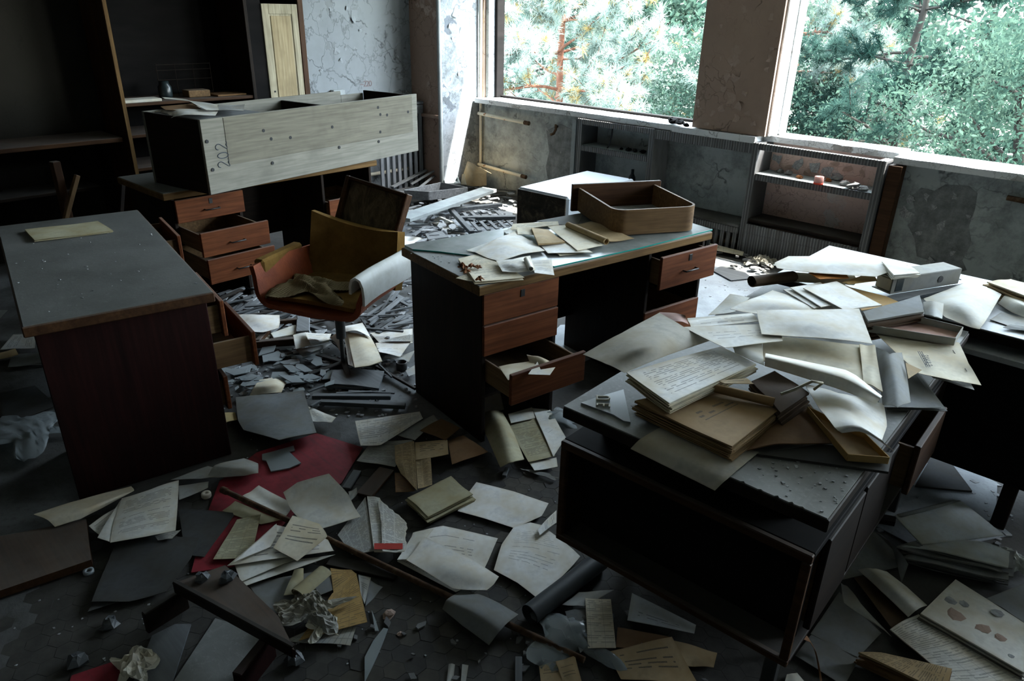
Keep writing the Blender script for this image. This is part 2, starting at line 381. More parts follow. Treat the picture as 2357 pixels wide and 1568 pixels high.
    if k == 'metal_dark': return N.done(N.mix(N.noise(o, 20), (.035, .037, .038), (.075, .075, .07)), .5, .7, .5)
    if k == 'handle': return N.done((.03, .03, .028), .45, .6, .5)
    if k == 'orange_vinyl':
        ch = N.n('ShaderNodeTexBrick'); N.l(N.mapping(o, (1, 1, 1)), ch.inputs[0]); ch.inputs['Scale'].default_value = 60
        g = N.noise(o, 6, 5, .7); c = N.ramp(g, [(.3, (.17, .032, .010)), (.65, (.33, .075, .018))]); N.bump(N.voro(o, 130), .5, .003); return N.done(c, .6, 0, .35)
    if k == 'foam':
        g = N.noise(o, 5, 6, .7); f = N.noise(o, 90, 2); c = N.ramp(g, [(.3, (.11, .060, .016)), (.7, (.26, .155, .045))]); N.bump(f, .35, .003); return N.done(c, .95, 0, .05)
    if k == 'bark':
        g = N.noise(N.mapping(o, (14, 14, 4)), 1, 7, .75, 1.5); c = N.ramp(g, [(.35, (.030, .021, .012)), (.55, (.13, .095, .055)), (.75, (.24, .19, .12))]); N.bump(g, .8, .008); return N.done(c, .9)
    if k == 'knit':
        sn = N.n('ShaderNodeTexWave'); N.l(N.mapping(o, (1, 1, 1), (0, 0, .5)), sn.inputs[0]); sn.inputs['Scale'].default_value = 38; sn.inputs['Distortion'].default_value = 1.5
        c = N.mix(sn.outputs[1], (.15, .115, .06), (.28, .23, .135)); N.bump(sn.outputs[1], .7, .004); return N.done(c, .95, 0, .05)
    if k == 'white_vinyl': return N.done(N.mix(N.ramp(N.noise(o, 6, 5, .65), [(.4, 0.0), (.7, 1.0)]), (.70, .72, .69), (.50, .50, .44)), .55, 0, .35)
    if k == 'white_paint':
        return N.done(N.mix(N.ramp(N.noise(o, 5, 6, .7), [(.4, 0.0), (.72, 1.0)]), (.30, .34, .345), (.20, .225, .23)), .6, 0, .3)
    if k == 'ribbed' or k == 'ribbed_x':      # corrugated facing on the window-side shelving: ribs run vertically
        x = N.sep(o)[0]; w = N.math('SINE', N.math('MULTIPLY', x, 2 * math.pi / .022)); fz = N.noise(N.mapping(o, (45, 4, 1.5)), 1, 4)
        c = N.mix(N.ramp(w, [(.2, 0.0), (.8, 1.0)]), (.10, .105, .11), (.24, .25, .255)); c = N.mix(N.ramp(fz, [(.4, 0.0), (.65, .7)]), c, (.075, .07, .065))
        N.bump(w, .6, .006); return N.done(c, .7)
    if k == 'red_board':
        g = N.noise(o, 5, 6, .7); f = N.noise(N.mapping(o, (6, 60, 6)), 1, 3); c = N.ramp(g, [(.3, (.14, .012, .018)), (.65, (.30, .028, .042))]); c = N.mix(N.math('MULTIPLY', N.ramp(f, [(.5, 0.0), (.72, 1.0)]), .35), c, (.05, .03, .03)); return N.done(c, .6)
    if k == 'glass_shard':
        g = N.noise(o, 8, 5, .65); N.p.inputs['Transmission Weight'].default_value = .25; N.p.inputs['IOR'].default_value = 1.45
        return N.done(N.mix(g, (.24, .28, .29), (.40, .45, .46)), .32, 0, .6)
    if k == 'glass_plate':   # dusty glass top: clear with a film of dust
        g = N.ramp(N.noise(o, 5, 6, .65), [(.3, .45), (.7, .85)]); tr = N.n('ShaderNodeBsdfTransparent'); tr.inputs[0].default_value = (.80, .90, .88, 1)
        ms = N.n('ShaderNodeMixShader'); N.done((.25, .265, .255), .35, 0, .6); N.l(g, ms.inputs[0]); N.l(tr.outputs[0], ms.inputs[1]); N.l(N.p.outputs[0], ms.inputs[2]); N.l(ms.outputs[0], N.out.inputs[0]); return N.mat
    if k == 'glass_edge': return N.done((.02, .26, .22), .15, 0, .7)
    if k == 'film':
        tr = N.n('ShaderNodeBsdfTransparent'); tr.inputs[0].default_value = (.75, .8, .8, 1); ms = N.n('ShaderNodeMixShader'); ms.inputs[0].default_value = .35
        N.done((.45, .49, .5), .2, 0, .7); N.l(tr.outputs[0], ms.inputs[1]); N.l(N.p.outputs[0], ms.inputs[2]); N.l(ms.outputs[0], N.out.inputs[0]); return N.mat
    if k == 'plaster': return N.done(N.mix(N.ramp(N.noise(o, 9, 5, .7), [(.35, 0.0), (.65, 1.0)]), (.17, .18, .185), (.46, .48, .485)), .9)
    if k == 'plaster_bare':
        g = N.noise(o, 10, 6, .7); N.bump(g, .9, .02); return N.done(N.ramp(g, [(.3, (.10, .11, .11)), (.5, (.20, .215, .215)), (.75, (.33, .35, .35))]), .95, 0, .1)
    if k == 'plaster_pink': return N.done(N.mix(N.noise(o, 20, 4), (.30, .215, .17), (.42, .32, .27)), .9)
    if k == 'flake_pale': return N.done(N.mix(N.noise(o, 14, 4), (.18, .20, .215), (.25, .28, .295)), .8)
    if k == 'rubble': return N.done(N.ramp(N.noise(o, 24, 5, .7), [(.3, (.06, .06, .058)), (.6, (.20, .205, .205)), (.8, (.40, .41, .41))]), .9)
    if k == 'leaf_brown': return N.done(N.mix(N.noise(o, 40), (.10, .035, .010), (.26, .10, .03)), .7)
    if k == 'tube_grey': return N.done(N.mix(N.noise(o, 8, 5), (.035, .04, .045), (.075, .085, .09)), .5, 0, .4)
    if k == 'tape_red': return N.done((.62, .06, .03), .5)
    if k == 'tape_pink': return N.done((.75, .38, .34), .5)
    if k == 'ink_blue': return N.done((.03, .045, .07), .8)
    if k == 'ink_black': return N.done((.025, .027, .03), .8)
    if k == 'ink_red': return N.done((.42, .05, .04), .8)
    if k == 'ink_faded': return N.done((.16, .12, .12), .8)
    if k == 'letter_cream': return N.done((.62, .58, .48), .5)
    if k == 'ribbon': return N.done((.20, .10, .045), .8)
    if k == 'jar': return N.done((.012, .020, .022), .3, 0, .4)
    if k == 'trunk':
        v = N.voro(N.mapping(o, (9, 9, 3)), 1, 'F1'); g = N.noise(o, 7, 6, .7); c = N.ramp(g, [(.3, (.07, .028, .016)), (.6, (.15, .064, .036)), (.8, (.21, .12, .08))]); c = N.mix(N.ramp(v, [(.1, 0.0), (.8, .6)]), c, (.08, .03, .02)); N.bump(v, .8, .03); return N.done(c, .9)
    if k == 'trunk_dark':
        g = N.noise(N.mapping(o, (6, 6, 2)), 1, 6, .7); c = N.ramp(g, [(.3, (.006, .006, .005)), (.7, (.020, .017, .013))]); N.bump(g, .8, .03); return N.done(c, .9)
    if k.startswith('needle') or k.startswith('leaf'):
        a, b = {'needle': ((.06, .11, .085), (.40, .48, .44)), 'needle_gold': ((.22, .15, .05), (.34, .27, .12)), 'needle_teal': ((.008, .025, .021), (.030, .058, .048)), 'leaf': ((.010, .028, .021), (.065, .105, .078)),
                'leaf_pale': ((.03, .05, .035), (.12, .15, .11)), 'leaf_far': ((.018, .036, .03), (.08, .11, .085))}[k]
        c = N.mix(N.ramp(N.noise(o, 1.6, 5, .7), [(.3, 0.0), (.7, 1.0)]), a, b); df = N.n('ShaderNodeBsdfDiffuse'); ts = N.n('ShaderNodeBsdfTranslucent'); ms = N.n('ShaderNodeMixShader'); ms.inputs[0].default_value = .42
        N.l(c, df.inputs[0]); N.l(c, ts.inputs[0]); N.l(df.outputs[0], ms.inputs[1]); N.l(ts.outputs[0], ms.inputs[2]); N.l(ms.outputs[0], N.out.inputs[0]); return N.mat
    if k == 'ground':
        g = N.noise(o, .5, 7, .7); c = N.ramp(g, [(.3, (.12, .15, .10)), (.5, (.28, .30, .24)), (.7, (.50, .50, .46))]); return N.done(c, .95)
    if k == 'road': return N.done(N.mix(N.noise(o, 2, 5), (.42, .44, .45), (.56, .57, .57)), .9)
    raise KeyError(k)
# ================================================================== the room
def struct(name, mb, mats, parent=None, label=None):
    o = mb.build(name, mats, parent)
    if parent is None: o['kind'] = 'structure'
    if label: o['label'] = label
    return o
XL, XR, YB, YW, ZC = -6.2, 3.8, -2.4, 5.5, 3.0
floor = struct('floor', MB().box(XL - .2, XR + .2, YB - .2, 5.78, -.12, 0), 'floor', label='dirty dark tiled floor under the scattered papers')
struct('ceiling', MB().box(XL - .2, XR + .2, YB - .2, 5.78, ZC, ZC + .1), 'ceiling')
struct('wall_back', MB().box(XL - .2, XR + .2, YB - .2, YB, 0, ZC), 'wall_dim')
struct('wall_right', MB().box(XR, XR + .2, YB, 5.78, 0, ZC), 'wall_dim')
wall_left = struct('wall_left', MB().box(XL - .2, XL, 3.40, 5.78, 0, ZC), 'wall_pale', label='pale blue-white wall with cracked peeling paint')
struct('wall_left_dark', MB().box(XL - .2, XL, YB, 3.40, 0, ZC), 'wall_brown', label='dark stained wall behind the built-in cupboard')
b = MB(); b.box(XL, -4.36, YW, 5.75, 0, .90); b.box(-4.36, -1.58, 5.64, 5.75, 0, .90); b.box(-1.58, XR, YW, 5.75, 0, .90)
wall_window = struct('wall_window', b, 'wall_low', label='low pale wall with black mould under the windows')
struct('wall_lintel', MB().box(XL, XR, YW, 5.75, 2.65, ZC), 'wall_pink')
struct('wall_corner_pier', MB().box(-5.76, -5.70, YW - .005, 5.74, .90, 2.65), 'wall_pink')
b = MB(); b.box(XL, -5.75, 4.95, YW, 0, ZC)
colm = struct('wall_corner_column', b, ['wall_pink', 'wall_blue'], label='corner column with flaking paint beside the left window')
for p in colm.data.polygons:
    if p.normal.x > .5: p.material_index = 1
pil = struct('wall_pillar', MB().box(-3.175, -2.545, 5.42, 5.70, .93, 2.65), 'wall_pink', label='pinkish brown pillar with blistered paint between the two windows')
struct('wall_pillar_right', MB().box(.05, .65, 5.42, 5.70, .93, 2.65), 'wall_pink'); struct('wall_end_pier', MB().box(3.2, XR, YW, 5.74, .90, 2.65), 'wall_pink')
# sills
random.seed(3)
def sill(n, xa, xb, y0, y1, z0=.885, z1=.93):
    m = MB(); k = max(2, int((xb - xa) / .12)); xs = [xa + (xb - xa) * i / k for i in range(k + 1)]
    ys = [y0 + random.uniform(-.008, .006) for _ in xs]; zs = [z1 + random.uniform(-.004, .003) for _ in xs]
    for i in range(k):
        m.add([(xs[i], ys[i], z0), (xs[i + 1], ys[i + 1], z0), (xs[i + 1], y1, z0), (xs[i], y1, z0), (xs[i], ys[i], zs[i]), (xs[i + 1], ys[i + 1], zs[i + 1]), (xs[i + 1], y1, z1), (xs[i], y1, z1)],
              [(0, 3, 2, 1), (4, 5, 6, 7), (0, 1, 5, 4), (3, 7, 6, 2)] + ([(0, 4, 7, 3)] if i == 0 else []) + ([(1, 2, 6, 5)] if i == k - 1 else []))
    return struct(n, m, 'sill', label='chipped white window sill')
sill('trim_1', -5.73, -3.35, 5.40, 5.76); sill('trim_2', -3.345, -2.60, 5.39, 5.66, .875, .922); sill('trim_3', -2.595, -1.60, 5.52, 5.76, .885, .93); sill('trim_4', -1.595, 3.2, 5.42, 5.76, .87, .915)
# what is left of the window frames
w1 = empty('window_1', (-5.70, 5.62, .93)); w1['kind'] = 'structure'; w1['label'] = 'empty left window opening with a burnt peeling frame'
b = MB(); b.cbox(0.0, .05, -.10, .10, 0, 1.72, .006); b.build('jamb', 'wall_blue', w1)
b = MB(); b.cbox(.05, .085, -.02, .09, 0, 1.72, .006); b.build('burnt_frame', 'black_panel', w1)
b = MB(); b.cbox(.05, 2.50, .04, .10, 0, .022, .006); b.build('bottom_rail', 'black_panel', w1)
w2 = empty('window_2', (-2.545, 5.62, .93)); w2['kind'] = 'structure'; w2['label'] = 'empty right window opening with a white flaking jamb'
b = MB(); b.cbox(0.0, .022, -.17, .06, 0, 1.72, .006); b.build('jamb', 'white_frame', w2)
b = MB(); b.cbox(.022, .055, -.02, .05, .0, 1.72, .006); b.build('window_frame', 'white_frame', w2)
w3 = empty('window_3', (.65, 5.62, .93)); w3['kind'] = 'structure'; w3['label'] = 'empty window opening beyond the second pillar'
b = MB(); b.cbox(0.0, .022, -.17, .06, 0, 1.72, .006); b.build('jamb', 'white_frame', w3)

# paint flakes that stand off the walls
random.seed(11)
def flake_mesh(nm, mat, seed):
    r = random.Random(seed); m = MB(); n = 7; ring = []
    for k in range(n):
        a = 2 * math.pi * k / n; q = r.uniform(.35, 1.15) * .5
        ring.append((q * math.cos(a), q * math.sin(a), .01 + .34 * max(0, math.sin(a)) ** 3 * r.uniform(.5, 1.2)))
    m.smooth = False; m.add([(0, -.1, .015)] + ring + [(x * .98, y * .98, z - .03) for x, y, z in ring], [(0, 1 + k, 1 + (k + 1) % n) for k in range(n)] + [(1 + (k + 1) % n, 1 + k, 1 + n + k, 1 + n + (k + 1) % n) for k in range(n)])
    return m.mesh(nm, mat)
FL = {mt: [flake_mesh('paint_flake', mt, s) for s in range(4)] for mt in ('flake_pale', 'plaster_pink', 'plaster')}
def flake(parent, pos, nrm, size, mt, spin=None, asp=1.0):
    o = bpy.data.objects.new('paint_flake', random.choice(FL[mt])); col.objects.link(o); o.parent = parent
    q = Vector(nrm).to_track_quat('Z', 'Y'); s = random.uniform(0, 6.28) if spin is None else spin
    o.rotation_euler = (q @ __import__('mathutils').Quaternion((0, 0, 1), s)).to_euler(); o.scale = (size, size * asp, size * .8)
    o.location = Vector(pos) - parent.location
for (x, y, s) in [(735, 38, .07), (815, 40, .13), (800, 20, .06), (715, 75, .05), (785, 140, .06), (830, 70, .05), (775, 118, .08), (795, 110, .05), (818, 112, .05), (740, 163, .05), (842, 80, .04), (889, 167, .04), (922, 60, .05), (916, 130, .03), (843, 183, .03), (705, 125, .05), (760, 20, .04), (870, 62, .04)]:
    flake(wall_left, U(x, y, X=XL + .002), (1, 0, 0), s, 'flake_pale')
for (x, y, s) in [(1674, 178, .07), (1692, 180, .07), (1665, 205, .05), (1683, 225, .09), (1700, 245, .07), (1660, 250, .06), (1720, 262, .05), (1640, 262, .05), (1735, 285, .05), (1695, 272, .06), (1772, 135, .05), (1778, 112, .04), (1765, 160, .04), (1690, 130, .03), (1628, 285, .05), (1715, 215, .05), (1775, 40, .05), (1660, 60, .03)]:
    flake(pil, U(x, y, Y=5.418), (0, -1, 0), s * 1.15, 'plaster_pink')
for (x, y, s) in [(1048, 30, .12), (1042, 90, .07), (1060, 70, .06), (1056, 170, .05), (1062, 210, .06), (1035, 60, .06), (1068, 130, .04), (1050, 240, .05)]:
    flake(colm, U(x, y, X=-5.748), (1, 0, 0), s, 'flake_pale')
for (x, y, s) in [(2100, 460, .09), (2085, 490, .11), (2130, 455, .07), (2150, 480, .08), (2170, 520, .09), (2115, 540, .07), (2200, 450, .06), (2230, 500, .06), (2075, 450, .06), (2140, 600, .07), (2190, 580, .06), (1260, 300, .05), (1245, 330, .04), (1290, 350, .04)]:
    flake(wall_window, U(x, y, Y=YW - .002), (0, -1, 0), s, 'plaster')

# heating pipes
def pipe(name, label, path, r, mat='pipe_paint', cap='rust'):
    t = empty(name, path[0]); tag(t, label, 'pipe'); p0 = Vector(path[0]); L = [Vector(p) - p0 for p in path]
    MB().tube(L, r, 10).build('pipe_run', mat, t)
    d = (L[-1] - L[-2]).normalized(); MB().tube([L[-1] - d * .05, L[-1] + d * .012], r * 1.22, 10).build('rusty_end', 'rust', t)
    return t
pipe('heating_pipe', 'cut-off upper heating pipe with rusty end under left window', [(-5.72, 5.44, .775), (-5.0, 5.43, .755)], .017)
pipe('heating_pipe', 'cut-off lower heating pipe with rusty end near the floor in the corner', [(-5.72, 5.44, .25), (-5.02, 5.43, .225)], .017)
b = MB(); b.tube([(0, 0, 0), (0, 0, 2.99)], .015, 10)
o = b.build('riser_pipe', 'pipe_paint', loc=(-5.712, 5.465, .0)); tag(o, 'thin vertical white pipe in the corner by left window', 'pipe')
o = MB().tube([(0, 0, 0), (0, 0, 2.99)], .021, 10).build('riser_pipe', 'white_paint', loc=(-5.727, 4.925, 0)); tag(o, 'thick vertical white pipe on the edge of the corner column', 'pipe')
o = MB().tube([(0, 0, 0), (-.36, .0, -.006)], .017, 10).build('branch_pipe', 'wall_pink', loc=(-5.752, 4.92, .775)); tag(o, 'short horizontal pipe between corner column and slatted radiator cover', 'pipe')
o = MB().tube([(0, 0, 0), (0, -.75, .0)], .018, 10).build('radiator_pipe', 'pipe_paint', loc=(-6.14, 4.85, .22)); tag(o, 'low rusty pipe on wall behind the old desk', 'pipe')
o = MB().tube([(0, 0, 0), (.02, -.05, .02), (.05, -.08, -.01), (.06, -.12, -.045), (.045, -.15, -.055)], .012, 8).build('bent_bracket', 'rust', loc=U(1283, 292, Y=YW)); tag(o, 'small bent rusty bracket sticking out of the wall under left window', 'bracket')
o = MB().tube([(0, 0, 0), (.5, -.01, -.02)], .017, 8).build('wall_pipe', 'rust', loc=U(2318, 455, Y=YW - .03)); tag(o, 'rusty pipe stub on the wall below the right window', 'pipe')

# built-in shelving under the sill: carcass with ribbed facing
def shelf_unit(name, label, xa, xb, zb, zt, shelf_z, yf=5.38, yb=5.625, back='wall_low', open_top=False, wl=.055, wr=.055):
    t = empty(name, (xa, yf, 0)); tag(t, label, 'shelf'); W = xb - xa; D = yb - yf
    for x0, w in ((0, wl), (W - wr, wr)):
        b = MB(); b.cbox(x0, x0 + w, 0, D, 0.0, zt, .004); b.build('upright', 'ribbed', t)
    b = MB(); b.cbox(wl, W - wr, 0, (.03 if open_top else D), zt - .05, zt, .004); b.build('top_rail', 'ribbed', t)
    b = MB(); b.cbox(wl, W - wr, 0.004, D, shelf_z - .05, shelf_z, .004); b.build('shelf_board', 'ribbed', t)
    b = MB(); b.add([(wl + .004, .0, shelf_z + .002), (W - wr - .004, .0, shelf_z + .002), (W - wr - .004, D - .02, shelf_z + .002), (wl + .004, D - .02, shelf_z + .002)], [(0, 1, 2, 3)]); b.build('shelf_top', 'white_paint', t)
    b = MB(); b.cbox(wl, W - wr, 0.01, D, zb - .03, zb, .004); b.build('bottom_board', 'wood_dark', t)
    b = MB(); b.box(wl, W - wr, D, D + .012, 0, zt); b.build('back_panel', back, t)
    return t
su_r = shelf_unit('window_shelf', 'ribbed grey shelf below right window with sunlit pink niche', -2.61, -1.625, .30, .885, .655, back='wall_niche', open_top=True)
su_l = shelf_unit('window_shelf', 'ribbed grey shelf below left window behind the white refrigerator', -4.34, -3.50, .26, .88, .645)
for x, w in ((-4.36, 0),):
    b = MB(); b.cbox(0, .05, 0, .10, 0, .86, .004); o = b.build('vertical_batten', 'white_paint', loc=(-4.36 - .06, 5.40, 0)); tag(o, 'pale vertical batten left of the ribbed shelf', 'batten')
o = MB().cbox(0, .09, 0, .09, 0, .86, .004).build('side_post', 'wood_brown', loc=(-1.615, 5.40, 0)); tag(o, 'brown wooden post at right end of the ribbed shelf', 'post')
# ribbed fascia and the low radiator counter between the two shelves
o = MB().cbox(0, .885, 0, .02, .80, .875, .004).build('sill_fascia', 'ribbed', loc=(-3.498, 5.385, 0)); tag(o, 'ribbed grey fascia under the sill between the two shelves', 'fascia')
rc = empty('radiator_counter', (-3.49, 5.36, 0)); tag(rc, 'low dusty counter with slatted front under the pillar', 'counter')
MB().cbox(0, .875, 0, .26, .215, .24, .005).build('counter_top', 'floor', rc)
MB().cbox(0, .875, .0, .018, .165, .213, .003).build('top_rail', 'ribbed', rc)
for k in range(16):
    MB().cbox(.01 + k * .055, .044 + k * .055, .002, .016, 0.0, .165, .003).build('slat', 'ribbed', rc)
rc2 = empty('plinth_panel', (-2.55, 5.36, 0)); tag(rc2, 'ribbed plinth panel below the sunlit shelf niche', 'panel')
MB().cbox(0, .87, 0, .018, .19, .262, .003).build('top_rail', 'ribbed', rc2); MB().cbox(0, .87, .004, .016, 0, .19, .002).build('panel_board', 'ribbed', rc2)
# paint flakes in the niche, red roll and rubble on its shelf
bp = [c for c in su_r.children if c.name.startswith('back_panel')][0]
for (x, y, s) in [(1790, 365, .10), (1840, 375, .12), (1875, 385, .10), (1905, 395, .11), (1925, 375, .07), (1815, 385, .07), (1950, 390, .08), (1770, 372, .06), (1860, 398, .08), (1985, 400, .06)]:
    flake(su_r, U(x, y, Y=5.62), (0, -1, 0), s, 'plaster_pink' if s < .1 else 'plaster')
p = U(1883, 424, z=.66); t = empty('tape_roll', p); tag(t, 'small red and pink tape roll standing on niche shelf', 'tape')
MB().lathe([(.018, 0), (.034, 0), (.034, .012), (.018, .012), (.018, 0)], 20).build('red_base', 'tape_red', t); MB().lathe([(.018, .012), (.032, .012), (.032, .055), (.018, .055), (.018, .012)], 20).build('roll', 'tape_pink', t)
random.seed(5)
def lump(name, label, cat, pos, size, mat, group=None, flat=.6, seed=0, n=7):
    r = random.Random(seed); m = MB(); rows = [(.35, 0), (.95, .18), (1.0, .5), (.7, .85), (.2, 1.0)]; m.smooth = False; vs = []
    for q, z in rows:
        for k in range(n):
            a = 2 * math.pi * k / n; s = q * r.uniform(.65, 1.25) * size / 2; vs.append((s * math.cos(a), s * math.sin(a), z * size * flat * r.uniform(.85, 1.15) if z else 0))
    m.add(vs, [tuple(range(n))[::-1]] + [(i * n + k, i * n + (k + 1) % n, (i + 1) * n + (k + 1) % n, (i + 1) * n + k) for i in range(4) for k in range(n)] + [tuple(range(4 * n, 5 * n))])
    o = m.build(name, mat, loc=pos, rz=r.uniform(0, 6)); tag(o, label, cat, group); return o
ORD = ordinals([1795, 1815, 1840, 1925, 1945, 1965, 1985, 1905])
for i, (x, y, s, mt) in enumerate([(1795, 395, .06, 'rubble'), (1815, 400, .07, 'rubble'), (1840, 408, .05, 'leaf_brown'), (1925, 412, .10, 'plaster'), (1945, 425, .08, 'rubble'), (1965, 432, .09, 'rubble'), (1985, 436, .07, 'rubble'), (1905, 415, .05, 'leaf_brown')]):
    lump('rubble_lump', 'crumbled plaster lump on the sunlit niche shelf, ' + ORD[i], 'rubble', U(x, y + 3, z=.657), s, mt, 'rubble in the niche', .5, i)
ORD = ordinals([1446, 1462, 1480, 1430])
for i, (x, y, s) in enumerate([(1446, 345, .06), (1462, 347, .05), (1480, 350, .06), (1430, 342, .04)]):
    lump('rubble_lump', 'dark rubble lump on the shelf under left window, ' + ORD[i], 'rubble', U(x, y + 3, z=.65), s, 'black_panel', 'rubble on the left shelf', .5, 20 + i)
ORD = ordinals([1548, 1565, 1580])
for i, (x, y, s) in enumerate([(1548, 285, .10), (1565, 287, .08), (1580, 292, .06)]):
    lump('rubble_lump', 'black burnt lump on the sill beside the pillar, ' + ORD[i], 'rubble', U(x, y, z=.932), s, 'black_panel', 'burnt lumps on the sill', .5, 40 + i)
o = MB().tube([(0, 0, 0), (.01, -.02, -.06), (.0, -.03, -.13), (-.03, -.02, -.18)], .007, 6).build('hanging_cable', 'ink_black', loc=U(1410, 296, Y=5.45)); tag(o, 'short dark cable hanging in the niche under left window', 'cable')
o = MB().lathe([(.0, 0), (.033, 0), (.033, .12), (.03, .15), (.014, .18), (.014, .22), (0, .22)], 16).build('bottle', 'jar', loc=(U(1455, 408, Y=5.52)[0], 5.52, .262)); tag(o, 'dark glass bottle standing in lower niche behind refrigerator', 'bottle')

# slatted radiator cover on the left wall
g = empty('radiator_cover', (-6.19, 4.36, 0)); tag(g, 'pale slatted wooden radiator cover at the left wall beside column', 'radiator cover')
MB().cbox(0, .20, 0, .57, .88, .905, .004).build('top_board', 'wood_grey@y', g)
MB().cbox(.17, .19, 0, .57, .79, .875, .003).build('top_rail', 'wood_grey@y', g); MB().cbox(.17, .19, 0, .57, .02, .06, .003).build('bottom_rail', 'wood_grey@y', g)
for k in range(8): MB().cbox(.165, .185, .01 + k * .072, .05 + k * .072, .06, .79, .003).build('slat', 'wood_grey@z', g)
MB().cbox(0.02, .18, .55, .57, .0, .88, .003).build('side_board', 'wood_dark@z', g)

# ================================================================== hexagonal floor tiles
random.seed(8)
def hexm(nm, mt, a):
    m = MB(); m.prism([(a * math.cos(math.pi / 6 + k * math.pi / 3), a * math.sin(math.pi / 6 + k * math.pi / 3)) for k in range(6)], -.004, .0018); return m.mesh(nm, mt)
HA = .036; hx = [hexm('hexagonal_tile', q, HA * .982) for q in ('hexa', 'hexa', 'hexb', 'hexc')]
cells = []
for j in range(-14, 38):
    for i in range(-46, 26):
        x = (i + .5 * (j & 1)) * HA * math.sqrt(3) - .7; y = j * HA * 1.5 + .62; cells.append((x, y))
def vis(x, y):
    v = np.array([x, y, 0]) - CAM; d = v @ AX[2]
    return (IMW / 2 + FPX * (v @ AX[0]) / d, IMH / 2 - FPX * (v @ AX[1]) / d) if d > .2 else (-1, -1)
zone = [(790, 1480, 140, 100), (1190, 1130, 130, 60), (1080, 1210, 120, 60), (1000, 1500, 160, 90), (1120, 1560, 120, 50), (900, 1390, 110, 60), (1130, 1430, 90, 50), (1230, 1110, 80, 60)]
def score(c):
    u, w = vis(*c); return min(math.hypot((u - zx) / rx, (w - zy) / ry) for zx, zy, rx, ry in zone)
cells.sort(key=score)
for (x, y) in cells[:300]:
    o = bpy.data.objects.new('hexagonal_tile', random.choice(hx)); col.objects.link(o); o.parent = floor; o.location = (x, y, random.uniform(-.0012, .0008)); o.rotation_euler = (random.uniform(-.012, .012), random.uniform(-.012, .012), 0)
b = MB()
for (x, y) in cells[300:]:
    fade = max(0.0, math.hypot((x + 1.3) / 2.0, (y - .9) / 1.6) - .55) * .016 * random.uniform(.5, 1.5)      # tiles sink under the dirt away from the swept patch
    if fade < .008: b.prism([(x + HA * .982 * math.cos(math.pi / 6 + k * math.pi / 3), y + HA * .982 * math.sin(math.pi / 6 + k * math.pi / 3)) for k in range(6)], -.006, .0018 - fade)
o = b.build('worn_tiles', 'hexa', floor); o['kind'] = 'stuff'

# ================================================================== outside
def bigmesh(name, V, nper, mat, parent, origin):
    V = (np.asarray(V, float) - np.asarray(origin)).reshape(-1, 3); nf = len(V) // nper; me = bpy.data.meshes.new(name)
    me.vertices.add(len(V)); me.vertices.foreach_set('co', V.ravel().astype(np.float32))
    me.loops.add(nf * nper); me.loops.foreach_set('vertex_index', np.arange(nf * nper, dtype=np.int32))
    me.polygons.add(nf); me.polygons.foreach_set('loop_start', (np.arange(nf) * nper).astype(np.int32))
    try: me.polygons.foreach_set('loop_total', np.full(nf, nper, np.int32))
    except Exception: pass
    me.update(calc_edges=True); me.materials.append(MAT(mat))
    o = bpy.data.objects.new(name, me); col.objects.link(o); o.parent = parent; return o
rng = np.random.default_rng(7)
def unit(a): return a / (np.linalg.norm(a, axis=-1, keepdims=True) + 1e-9)
def tufts(P, D, n=40, L=.15, w=.007, spread=.85):
    """needle tufts: P tip positions, D twig directions -> triangles"""
    N = len(P); d = unit(D[:, None, :] + rng.normal(0, spread, (N, n, 3))); o = P[:, None, :] - D[:, None, :] * rng.uniform(0, .16, (N, n, 1))
    s = unit(np.cross(d, rng.normal(0, 1, (N, n, 3)))) * w / 2; Ln = L * rng.uniform(.6, 1.15, (N, n, 1))
    return np.stack([o - s, o + s, o + d * Ln], 2).reshape(-1, 3)
def leaves(P, size=.06):
    N = len(P); a = unit(rng.normal(0, 1, (N, 3))); b = unit(np.cross(a, rng.normal(0, 1, (N, 3)))); s = size * rng.uniform(.5, 1.2, (N, 1))
    return np.stack([P - a * s, P - b * s * .45, P + a * s, P + b * s * .45], 1).reshape(-1, 3)
def curve(p0, d, L, droop, k=6):
    p = [np.array(p0, float)]; d = np.array(d, float)
    for i in range(k):
        d = unit(d + np.array([0, 0, droop]) + rng.normal(0, .10, 3)); p.append(p[-1] + d * L / k)
    return p
ZG = -6.0
